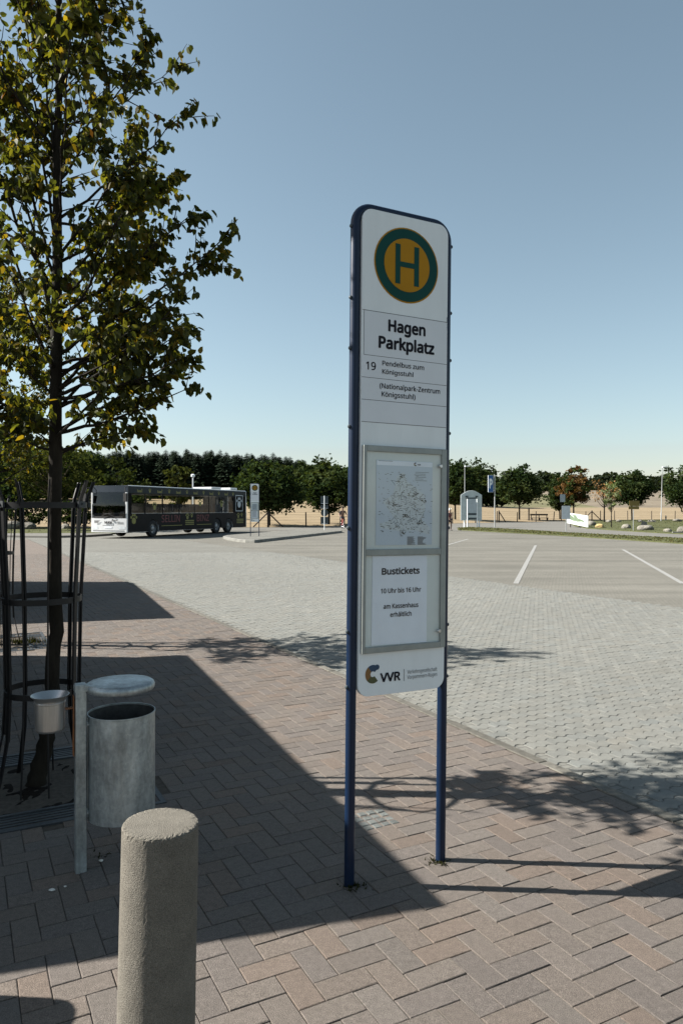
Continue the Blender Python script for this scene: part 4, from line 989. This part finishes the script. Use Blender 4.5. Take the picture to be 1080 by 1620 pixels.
# bench
t = thing('park_bench', 'dark wooden bench with open back at the edge of the stubble field', 'bench', (27.6, 101.5, 0), R(2))
for x in (-1.1, 0.0, 1.1):
    mb = MB(); mb.box((x, 0, .21), (.10, .42, .42)); mb.bar((x, .18, .0), (x, .26, .98), .09, .08, (0, 1, 0)); mb.build('leg', M['wood'], t)
mb = MB(); mb.box((0, -.02, .45), (2.5, .46, .07)); mb.build('seat', M['wood'], t)
mb = MB(); mb.box((0, .22, .90), (2.5, .06, .22)); mb.build('backrest', M['wood'], t)
mb = MB(); mb.tube([(0, 0, 0), (0, 0, 1.75)], .10, 8); tag(mb.build('wooden_post', M['wood'], None, (26.2, 101.8, 0)), 'thick dark wooden post at the left end of the bench', 'post')
t = thing('delineator_post', 'white and black roadside marker post right of the leaning lamp', 'marker post', (49.0, 110, 0))
mb = MB(); mb.prism([(-.09, -.06), (.09, -.06), (.05, .07), (-.05, .07)], 0, .72); mb.build('body', M['white'], t)
mb = MB(); mb.prism([(-.091, -.061), (.091, -.061), (.051, .071), (-.051, .071)], .30, .50); mb.build('band', M['black'], t)

# ------------------------------------------------------------------ field fence: posts, braced corner posts, wires
fen = thing('field_fence', 'wire fence on dark wooden posts along the stubble field', 'fence', (0, 0, 0))
FL = [(-70, 62), (-30, 64.9), (-6.7, 67), (46, 117), (90, 130)]
fpts = []
for a, b in zip(FL[:-1], FL[1:]):
    d = math.hypot(b[0]-a[0], b[1]-a[1]); n_ = int(d/4.5)
    for k in range(n_): fpts.append((a[0]+(b[0]-a[0])*k/n_, a[1]+(b[1]-a[1])*k/n_))
fq = random.Random(6)
pm = MB(); pm.tube([(0, 0, -.1), (0, 0, 1.42)], [.065, .055], 8); pm = pm.build('post', M['wood'], fen, (*fpts[0], 0))
for p in fpts[1:]:
    o = pm.copy(); C.objects.link(o); o.parent = fen; o.location = (p[0], p[1], fq.uniform(-.15, .05)); o.rotation_euler = (fq.gauss(0, .02), fq.gauss(0, .02), 0)
mb = MB()
for z in (.35, .62, .9, 1.15, 1.33):
    mb.tube([(p[0], p[1]+.06, z) for p in fpts], .006, 4)
for i in range(len(fpts)-1):
    a, b = Vector((*fpts[i], 0)), Vector((*fpts[i+1], 0))
mb.build('wire', M['sign_dark'], fen)
def brace(label, x, y, rz, both=True):
    t = thing('braced_fence_post', label, 'fence post', (x, y, 0), rz)
    mb = MB(); mb.tube([(0, 0, -.05), (0, 0, 1.5)], .075, 8); mb.build('post', M['wood'], t)
    for sg in ((-1, 1) if both else (1,)):
        mb = MB(); mb.tube([(sg*.04, 0, 1.32), (sg*1.35, 0, .03)], .06, 8); mb.build('strut', M['wood'], t)
brace('dark wooden post with two slanting struts beside the island bus stop sign', -6.72, 66.6, 0)
brace('dark wooden post with one slanting strut behind the P sign', 19.9, 92.0, R(40), False)
brace('dark wooden post with two slanting struts behind the banner board', 35.6, 103.5, 0)

# ------------------------------------------------------------------ boulders
def boulder(label, x, y, sx, sy, sz, seed, m='boulder'):
    bm = bmesh.new(); bmesh.ops.create_icosphere(bm, subdivisions=3, radius=1.0)
    for v in bm.verts:
        n0 = v.co.normalized(); k = 1+.22*mnoise.noise(n0*1.4+Vector((seed*3.1, 0, 0)))+.08*mnoise.noise(n0*4+Vector((0, seed, 0)))
        v.co = Vector((n0.x*sx*k, n0.y*sy*k, n0.z*sz*k))
    me = bpy.data.meshes.new('boulder'); bm.to_mesh(me); bm.free(); me.materials.append(M[m])
    o = bpy.data.objects.new('boulder', me); C.objects.link(o); o.location = (x, y, sz*.45+.03); o.rotation_euler = (0, 0, seed)
    return tag(o, label, 'boulder', 'boulders on the lawn')
def gp(px_, py_): d = EYE*1150/(py_-806); return ((px_-540)/1150*d, d)
boulder('ochre boulder on the lawn beside the thin orange tree', *gp(948, 835.5), .42, .38, .24, 1, 'boulder_warm')
boulder('grey boulder on the lawn left of the mustard sign', *gp(989.5, 836.5), .42, .36, .26, 2)
boulder('widest brown boulder on the lawn, right of the mustard sign', *gp(1020, 839), .66, .5, .28, 3)
boulder('small boulder resting behind the widest brown boulder', *gp(1018, 835), .35, .3, .38, 4)
boulder('small pale boulder near the path at the lawn front', *gp(1055, 842), .30, .25, .17, 5)
boulder('pale boulder cut by the right picture edge', *gp(1079, 842), .40, .3, .26, 6)
boulder('flat pale boulder below the large right hand tree', *gp(1070, 825.5), .65, .5, .26, 7)
boulder('dark boulder just right of the white banner', *gp(935, 832), .48, .4, .34, 8)
boulder('low stone at the field edge left of the dark round tree', *gp(962, 826.5), .35, .3, .22, 9)
boulder('low stone at the field edge just left of the mustard sign', *gp(978, 826), .38, .3, .2, 10)
boulder('low stone at the field edge right of the mustard sign', *gp(1012, 826.5), .36, .3, .22, 11)
boulder('low stone at the field edge left of the leaning lamp', *gp(1030, 826.2), .5, .3, .2, 12)
boulder('pale boulder seen through the left of the tree guard', *gp(18, 838), .9, .6, .48, 13)
boulder('dark pale topped boulder seen inside the tree guard', *gp(46, 838), .62, .5, .40, 14)
boulder('light boulder between tree guard and bus front', *gp(104, 837.5), .42, .36, .30, 15)

# ------------------------------------------------------------------ trees in the middle distance
def crown_mb(rg, rx, rz, cz, n_cl, per, size, cols, fill=.55, lobes=None):
    mb = MB(); cl = []
    while len(cl) < n_cl:
        v = Vector((rg.gauss(0, 1), rg.gauss(0, 1), rg.gauss(0, 1))).normalized()*(rg.uniform(fill, 1.0))
        k = 1+.28*mnoise.noise(v*1.7+Vector((rg.seed_off, 0, 0))); z = v.z*(1.0 if v.z > 0 else .75)
        cl.append(Vector((v.x*rx*k, v.y*rx*k, cz+z*rz*k)))
    for c in cl:
        R_ = rx*rg.uniform(.13, .24); tn = rg.uniform(.7, 1.3); col = rg.choice(cols)
        for _ in range(per):
            o_ = Vector((rg.gauss(0, .55), rg.gauss(0, .55), rg.gauss(0, .42)))*R_; p = c+o_
            a = Vector((rg.gauss(0, 1), rg.gauss(0, 1), rg.gauss(0, .6))).normalized(); b = a.cross(Vector((rg.gauss(0, 1), rg.gauss(0, 1), rg.gauss(0, 1)))).normalized()
            s_ = size*rg.uniform(.6, 1.3); k = tn*rg.uniform(.75, 1.25)
            k *= .72; mb.add([p-a*s_, p+b*s_*.55, p+a*s_, p-b*s_*.55], [(0, 1, 2, 3)], 0, (col[0]*k, col[1]*k, col[2]*k))
    return mb, cl
GREEN = [(.036, .056, .022), (.045, .066, .026), (.058, .076, .030), (.028, .046, .020)]
def far_tree(name, label, x, y, h, rx, seed, cols=GREEN, base=.24, n_cl=150, per=40, size=.21, bark='bark', group=None, trunk_r=.13, z=0, cat='tree', fill=.45, thin=False):
    rg = random.Random(seed); rg.seed_off = seed*1.7; z = z if z else hz(x, max(0, y-yf(x)))+.01 if y > yf(x) else 0
    t = thing(name, label, cat, (x, y, z), group=group)
    cz = h*(base+(1-base)*.46); rz = h*(1-base)*.54
    mb, cl = crown_mb(rg, rx, rz, cz, n_cl, per, size, cols, fill)
    tb = MB(); tb.tube([(0, 0, -.1), (rg.gauss(0, .03), 0, h*base), (rg.gauss(0, .08), rg.gauss(0, .08), h*.6), (0, 0, h*.88)], [trunk_r, trunk_r*.8, trunk_r*.5, trunk_r*.12], 9)
    for c in rg.sample(cl, min(len(cl), 26)):
        z0 = max(h*base*.95, min(c.z*.62, h*.75)); tb.tube([(0, 0, z0), (c.x*.5, c.y*.5, z0+(c.z-z0)*.35), tuple(c)], [trunk_r*.38, trunk_r*.22, .012], 5)
    tb.build('trunk', M[bark], t, smooth=True); mb.build('crown', M['leaf_far'], t, tint=True)
    return t
G_ = 'young trees along the field fence'
far_tree('roadside_tree', 'bushy dark tree behind the island bus stop sign', -6.9, 69.5, 6.0, 3.1, 31, group=G_, base=.16, n_cl=190)
far_tree('roadside_tree', 'bushy dark tree behind the pole of four sign backs', -1.3, 74.5, 6.2, 3.2, 32, group=G_, base=.18, n_cl=190)
far_tree('roadside_tree', 'dark tree behind the tall lamp right of the large bus stop sign', 15.0, 96, 7.4, 2.9, 33, group=G_, base=.27, n_cl=190)
far_tree('roadside_tree', 'round dark tree standing alone right of the P sign', 25.4, 104, 7.6, 3.1, 34, group=G_, base=.24, n_cl=190)
far_tree('roadside_tree', 'wide dark tree behind the mustard coloured sign', 43.9, 110, 7.4, 3.2, 35, group=G_, base=.30, n_cl=190)
far_tree('roadside_tree', 'large dark tree cut by the right picture edge', 49.2, 103, 8.2, 3.7, 36, group=G_, base=.16, n_cl=190)
far_tree('roadside_tree', 'green tree tucked behind the reddening tree', 33.6, 112, 7.0, 2.3, 37, group=G_, base=.2)
RED = [(.16, .09, .04), (.13, .08, .035), (.06, .08, .03), (.05, .07, .025), (.19, .105, .045)]
far_tree('reddening_tree', 'tall tree turning rusty red above the white banner', 33.8, 106, 7.7, 2.3, 38, RED, .27, 120, 38)
far_tree('sparse_tree', 'thin tree with sparse orange leaves between the reddening tree and pale sapling', 33.2, 92, 5.6, 1.8, 39, [(.34, .19, .08), (.38, .23, .12), (.26, .14, .06)], .33, 46, 14, .12, trunk_r=.10)
far_tree('sapling', 'slender pale green sapling on the lawn before the dark tree', 24.1, 65, 4.3, .85, 40, [(.22, .26, .14), (.28, .32, .18), (.15, .19, .08)], .33, 44, 26, .085, trunk_r=.05)
far_tree('broadleaf_tree', 'leafy tree with sunlit pale trunk seen above the tree guard', -22.1, 55.5, 7.2, 3.2, 41, [(.055, .068, .022), (.04, .055, .02), (.07, .08, .025)], .30, 110, 34, .17, 'bark_pale', trunk_r=.16)
far_tree('broadleaf_tree', 'dark leafy tree at the left picture edge behind the boulders', -29.8, 64, 8.0, 4.0, 42, GREEN, .12, 130)
far_tree('broadleaf_tree', 'low leafy tree left of the bus front', -19.0, 62, 5.6, 2.7, 43, [(.055, .068, .022), (.04, .055, .02)], .06, 100)
far_tree('broadleaf_tree', 'small tree peeping over the bus roof before the spruces', -17.5, 78, 6.0, 1.7, 44, [(.07, .08, .025), (.055, .065, .02)], .1, 60)
# hedge along the left lawn
def bush(label, x, y, rx, h, seed): return far_tree('shrub', label, x, y, h, rx, seed, GREEN, .02, 60, 30, .15, group='shrubs behind the left lawn', trunk_r=.06, cat='shrub')
bush('dark shrub behind the boulder at the far left', -31.5, 60, 2.6, 3.0, 51); bush('dark shrub behind the pale topped boulder', -26.8, 61, 2.4, 2.8, 52)
bush('dark shrub right of the pale tree trunk', -22.6, 61.5, 2.2, 2.6, 53); bush('dark shrub close to the bus front', -17.8, 60, 2.2, 2.7, 54)

# spruces of the dark wood
def spruce(rg, h, r0):
    t = thing('spruce_tree', 'tall dark spruce in the dense conifer wood behind the bus', 'tree', (0, 0, 0), group='spruces of the dark wood')
    tb = MB(); tb.tube([(0, 0, -.5), (0, 0, h*.97)], [.16, .02], 7); tb.build('trunk', M['bark'], t)
    mb = MB(); z = .4
    while z < h*.97:
        u = z/h; rr = r0*min(1, 1.5*(1-u)**.7)*rg.uniform(.8, 1.15)+.05; nb = 9 if u < .8 else 6; a0 = rg.uniform(0, 6.28); col = (.009, .014, .008); k0 = rg.uniform(.7, 1.35)
        for k in range(nb):
            a = a0+6.283*k/nb+rg.uniform(-.2, .2); L_ = rr*rg.uniform(.75, 1.15); ca, sa = math.cos(a), math.sin(a); dz = -L_*rg.uniform(.15, .42)
            for s_ in range(3):
                f0, f1 = s_/3., (s_+1.25)/3.; w_ = L_*.34*(1-.5*s_/3)
                p0 = Vector((ca*L_*f0, sa*L_*f0, z+dz*f0*f0)); p1 = Vector((ca*L_*f1, sa*L_*f1, z+dz*f1*f1+.04)); sd = Vector((-sa, ca, 0))*w_
                kk = 1.5*k0*rg.uniform(.8, 1.3); dn = Vector((0, 0, -w_*.7))
                mb.add([p0, p1, p0.lerp(p1, .5)+sd+dn, p0.lerp(p1, .5)-sd+dn], [(0, 2, 1), (0, 1, 3)], 0, (col[0]*kk, col[1]*kk, col[2]*kk))
        z += .34 if u < .7 else .25
    mb.build('crown', M['needle'], t, tint=True); return t
sg = random.Random(77); prot = [spruce(sg, 13.0, 2.5), spruce(sg, 12.4, 2.4), spruce(sg, 13.3, 2.3)]
spots = []
for row, y0 in enumerate((131, 134, 137.5, 141)):
    n_ = 46
    for k in range(n_): spots.append((-62+(62-7)*(k+sg.uniform(.1, .9))/n_, y0+sg.uniform(-1.2, 1.2), row))
for i, (x, y, row) in enumerate(spots):
    px_ = 540+x/y*1150; zb = hz(x, y-yf(x))-.1
    yt = 711+max(0, px_-330)*.07+(max(0, px_-460)*.25)+sg.gauss(2.5, 2.2)
    h_ = EYE+(806-yt)/1150*y-zb; s_ = h_/13.0; rz = sg.uniform(0, 6.28); wx = sg.uniform(.75, .95)
    if i < 3: o = prot[i]; o.location = (x, y, zb); o.rotation_euler = (0, 0, rz); o.scale = (wx, wx, s_)
    else: dup(prot[i % 3], (x, y, zb), rz, sc=(wx, wx, s_))
# broadleaf edge of the wood and the grove behind the lamp
def big(label, px_, d, ytop, rx, seed, name='woodland_tree', group='broadleaf trees at the wood edge', size=.34):
    x = (px_-540)/1150*d; zb = hz(x, d-yf(x)); h = EYE+(806-ytop)/1150*d-zb
    return far_tree(name, label, x, d, h, rx, seed, GREEN, .04, 150, 40, size, group=group, trunk_r=.25)
wl = 'broad dark tree at the right end of the spruce wood'
for px_, d, yt, rx, sd in ((487, 127, 733, 3.4, 61), (515, 129, 736, 3.6, 62), (541, 130, 738, 3.4, 63), (505, 137, 734, 3.6, 60), (565, 132, 741, 3.4, 59)): big(wl, px_, d, yt, rx, sd)
wl = 'broad dark tree at the left end of the spruce wood'
for px_, d, yt, rx, sd in ((8, 118, 716, 5, 64), (48, 122, 714, 4.6, 65), (85, 121, 716, 4.4, 66), (118, 119, 711, 4.0, 58), (140, 122, 716, 3.4, 57)): big(wl, px_, d, yt, rx, sd)
wl = 'full crowned tree in the dark grove behind the tall lamp'
for px_, d, yt, rx, sd in ((712, 190, 741, 5.5, 67), (742, 196, 732, 6.5, 68), (768, 192, 745, 5.0, 69), (728, 200, 736, 6, 71), (756, 203, 737, 6, 72), (785, 196, 757, 4.5, 73)): big(wl, px_, d, yt, rx, sd, 'grove_tree', 'trees of the grove', .45)
# trees standing left and right of the picture: their dark crowns are what the bus glass mirrors
pt = far_tree('roadside_tree', 'dark tree out of frame on the right, mirrored in the bus side', 58, 92, 8.0, 4.6, 91, GREEN, .2, 150, group='trees mirrored in the bus')
for x, y, k in ((66, 98, 1.1), (75, 103, .95), (86, 108, 1.1), (54, 84, .8)): dup(pt, (x, y, .3), x, sc=(k, k, k))
pt2 = dup(pt, (-38, 24, 0), 1, 'dark tree out of frame on the left, mirrored in the bus screen', sc=(1, 1, .55))
for x, y, k in ((-45, 31, 1.1), (-44, 18, 1.2), (-52, 24, 1.2), (-37, 34, .9)): dup(pt2, (x, y, 0), x, sc=(k, k, k*.5))
# far woods on the hills: one mass each
def wood(name, label, pts, seed, per=420, size=1.1):
    rg = random.Random(seed); mb = MB()
    for x, y, z, r_, h in pts:
        k0 = rg.uniform(.75, 1.25)
        for _ in range(per):
            v = Vector((rg.gauss(0, 1), rg.gauss(0, 1), rg.gauss(0, 1))).normalized()*rg.uniform(.6, 1.02)
            p = Vector((x+v.x*r_, y+v.y*r_, z+h*.5+v.z*h*.55)); a = Vector((rg.gauss(0, 1), rg.gauss(0, 1), rg.gauss(0, 1))).normalized(); b = a.cross(Vector((rg.gauss(0, 1), rg.gauss(0, 1), rg.gauss(0, 1)))).normalized()
            s_ = size*rg.uniform(.7, 1.5); k = k0*rg.uniform(.75, 1.25); mb.add([p-a*s_, p+b*s_*.8, p+a*s_, p-b*s_*.8], [(0, 1, 2, 3)], 0, (.020*k, .027*k, .016*k))
    return tag(mb.build(name, M['leaf_far'], tint=True), label, 'wood', kind='stuff')
fw = random.Random(15)
def top_at(px_, d, ytop): return (px_-540)/1150*d, EYE+(806-ytop)/1150*d
pts = []
for px_, yt in ((842, 756), (850, 752), (856, 751), (862, 754), (870, 758), (878, 760), (835, 760), (846, 762), (866, 764), (856, 766), (890, 760), (900, 762)):
    x, zt = top_at(px_, 420, yt); pts.append((x, 420+fw.uniform(-10, 10), zt-13, 7, 14))
wood('woods', 'distant wooded hilltop between the round dark tree and the red tree', pts, 81)
pts = []
for px_, yt in ((930, 762), (940, 757), (950, 754), (958, 753), (966, 754), (975, 756), (985, 756), (1000, 757), (1015, 756), (1030, 756), (1040, 757), (1048, 759), (1056, 762), (1066, 764), (1080, 765), (1095, 764), (1110, 765), (945, 764), (970, 766), (990, 767), (1020, 768), (1045, 770), (1010, 768), (1060, 772), (1032, 768)):
    x, zt = top_at(px_, 440, yt); pts.append((x, 440+fw.uniform(-14, 14), zt-13, 8.5, 14))
wood('woods', 'distant dark wood along the hill crest on the right', pts, 82)

# ------------------------------------------------------------------ people
def skinned(name, nodes, edges, m, parent, lv=2):
    """nodes: list of (co, radius); first node is the root"""
    me = bpy.data.meshes.new(name); me.from_pydata([n_[0] for n_ in nodes], edges, []); me.materials.append(m)
    o = bpy.data.objects.new(name, me); C.objects.link(o); o.parent = parent
    sk = o.modifiers.new('skin', 'SKIN'); sk.use_smooth_shade = True
    for i, n_ in enumerate(nodes):
        sv = me.skin_vertices[0].data[i]; sv.radius = (n_[1], n_[1]) if not hasattr(n_[1], '__len__') else n_[1]; sv.use_root = (i == 0)
    ss = o.modifiers.new('subdivision', 'SUBSURF'); ss.levels = lv; ss.render_levels = lv
    return o
def figure(t, hipL, kneeL, footL, hipR, kneeR, footR, elbL, handL, elbR, handR, pel, chest, shirt, shorts, hairm, cap=False):
    V = Vector; pel, chest = V(pel), V(chest); neck = chest+V((0, -.02, .17)); head = neck+V((0, -.03, .13))
    nodes = [(pel, (.14, .105)), (pel.lerp(chest, .5), (.13, .10)), (chest, (.155, .105)), (neck, .055), (head, (.078, .095)), (head+V((0, .0, .09)), (.07, .085))]
    ed = [(0, 1), (1, 2), (2, 3), (3, 4), (4, 5)]
    def chain(start, seq):
        i = start
        for co, r_ in seq: nodes.append((V(co), r_)); ed.append((i, len(nodes)-1)); i = len(nodes)-1
        return i
    for sg_, hip, knee, foot in ((1, hipL, kneeL, footL), (-1, hipR, kneeR, footR)):
        f_ = V(foot); chain(0, [(hip, .085), (V(hip).lerp(V(knee), .5), .075), (knee, .055), (V(knee).lerp(f_, .4), .052), (f_+V((0, 0, .06)), .036), (f_+V((0, -.15, .03)), .032)])
    for sg_, elb, hand in ((1, elbL, handL), (-1, elbR, handR)):
        sh = chest+V((sg_*.185, 0, .09)); h_ = V(hand); d = (h_-V(elb)).normalized()
        w_ = chain(2, [(sh, .052), (elb, .038), (h_-d*.06, .026), (h_, .034)]); sd = V((0, 1, 0)).cross(d).normalized()
        for k in (-1.5, -.5, .5, 1.5): chain(w_, [(h_+d*.05+sd*k*.018, .009), (h_+d*(.085-.006*abs(k))+sd*k*.019+V((0, -.015, 0)), .008)])
        chain(w_, [(h_-d*.01-sd*.04, .010), (h_+d*.03-sd*.05, .009)])
    b = skinned('body', nodes, ed, M['skin'], t)
    fc = MB()
    for sg_ in (-1, 1): fc.tube([(head.x+sg_*.03, head.y-.098, head.z+.025), (head.x+sg_*.03, head.y-.088, head.z+.025)], .010, 8)
    fc.box((head.x, head.y-.094, head.z-.045), (.045, .01, .010)); fc.build('face_features', M['hair'], t)
    ns_ = MB(); ns_.tube([(head.x, head.y-.09, head.z+.02), (head.x, head.y-.115, head.z-.015)], [.008, .014], 6)
    for sg_ in (-1, 1): ns_.tube([(head.x+sg_*.08, head.y, head.z-.01), (head.x+sg_*.088, head.y+.005, head.z+.03)], .013, 6)
    ns_.build('nose_and_ears', M['skin'], t)
    sn = [(pel+V((0, 0, .02)), (.15, .118)), (pel.lerp(chest, .5), (.145, .112)), (chest, (.168, .118)), (chest+V((0, 0, .11)), (.09, .075))]; se = [(0, 1), (1, 2), (2, 3)]
    for sg_, elb in ((1, elbL), (-1, elbR)):
        sh = chest+V((sg_*.185, 0, .09)); sn += [(sh, .064), (sh.lerp(V(elb), .7), .054)]; se += [(2, len(sn)-2), (len(sn)-2, len(sn)-1)]
    skinned('shirt', sn, se, shirt, t)
    sn = [(pel, (.152, .118))]; se = []
    for hip, knee in ((hipL, kneeL), (hipR, kneeR)):
        sn += [(V(hip), .098), (V(hip).lerp(V(knee), .75), .082)]; se += [(0, len(sn)-2), (len(sn)-2, len(sn)-1)]
    skinned('shorts', sn, se, shorts, t)
    skinned('cap' if cap else 'hair', [(head+V((0, .025, .10)), (.082, .088)), (head+V((0, .05, .03)), (.078, .07)), (head+V((0, .0, .135)), (.06, .06))], [(0, 1), (0, 2)], hairm, t)
    for f_ in (footL, footR):
        skinned('shoe', [(V(f_)+V((0, .03, .045)), (.045, .045)), (V(f_)+V((0, -.07, .038)), (.045, .036)), (V(f_)+V((0, -.17, .03)), (.038, .026))], [(0, 1), (1, 2)], M['shorts'], t)
def bicycle(label, x, y, rz, lean=0):
    t = thing('bicycle', label, 'bicycle', (x, y, -.02), rot=(0, lean, rz))     # rides towards -y
    for yy in (-.52, .52):
        mb = MB(); mb.torus((0, yy, .34), .325, .02, 32, 8, 'x'); w_ = mb.build('wheel', M['tyre'], t, smooth=True)
        mb = MB(); mb.torus((0, yy, .34), .30, .009, 32, 6, 'x')
        for k in range(14): mb.tube([(0, yy, .34), (0, yy+.3*math.cos(k*.4488), .34+.3*math.sin(k*.4488))], .0015, 4)
        mb.tube([(-.05, yy, .34), (.05, yy, .34)], .018, 8); mb.build('rim', M['chrome'], w_)
    mb = MB(); bb, st, hd, hb = (0, .06, .29), (0, .20, .82), (0, -.34, .86), (0, -.38, .72)
    for a, b in ((bb, st), (st, hd), (bb, hb), (hb, hd), (bb, (.03, .52, .34)), (st, (.03, .52, .34)), (bb, (-.03, .52, .34)), (st, (-.03, .52, .34))): mb.tube([a, b], .016, 8)
    mb.build('frame', M['bikered'], t)
    mb = MB()
    for sx_ in (-.05, .05): mb.tube([(sx_*.6, -.38, .72), (sx_, -.46, .5), (sx_, -.52, .34)], .012, 6)
    mb.build('fork', M['bikered'], t)
    mb = MB(); mb.tube([(0, -.35, .85), (0, -.37, 1.02)], .013, 8); mb.tube([(-.29, -.28, 1.03), (-.2, -.40, 1.04), (0, -.41, 1.02), (.2, -.40, 1.04), (.29, -.28, 1.03)], .012, 8); mb.build('handlebar', M['tyre'], t)
    mb = MB(); mb.tube([(0, .2, .8), (0, .22, .92)], .013, 8); mb.prism([(-.08, .36), (.08, .36), (.05, .16), (.02, .06), (-.02, .06), (-.05, .16)], .92, .97); mb.build('saddle', M['tyre'], t, bevel=.015)
    mb = MB(); mb.tube([(-.06, .06, .29), (.06, .06, .29)], .03, 10); mb.bar((.07, .06, .29), (.07, .02, .13), .02, .012, (1, 0, 0)); mb.bar((-.07, .06, .29), (-.07, .10, .45), .02, .012, (1, 0, 0)); mb.box((.12, .02, .125), (.09, .08, .02)); mb.box((-.12, .10, .455), (.09, .08, .02)); mb.build('pedals', M['chrome'], t)
bx_, by_ = .10, 62.0
bicycle('red bicycle ridden towards the viewer left of the large sign', bx_, by_, R(8))
t = thing('person', 'cyclist in black top and shorts riding the red bicycle', 'person', (bx_, by_, 0), R(8))
figure(t, (.10, .20, .93), (.13, -.14, .56), (.12, .10, .105), (-.10, .20, .95), (-.14, -.24, .76), (-.12, .16, .44), (.33, -.08, 1.16), (.26, -.27, 1.05), (-.33, -.08, 1.16), (-.26, -.27, 1.05), (0, .22, 1.0), (0, .04, 1.40), M['shirt_black'], M['shorts'], M['hair'])
t = thing('person', 'walker in maroon top and pale cap half hidden by the large sign', 'person', (8.48, 57.2, -.02), R(35))
figure(t, (.09, 0, .86), (.11, -.10, .47), (.10, -.06, 0), (-.09, 0, .86), (-.10, .02, .46), (-.10, .26, .03), (.26, .10, 1.02), (.24, -.06, .80), (-.26, -.06, 1.03), (-.22, -.24, .86), (0, 0, .93), (0, -.01, 1.27), M['shirt_red'], M['shorts'], M['cap'], True)
print('LEAVES', n1)
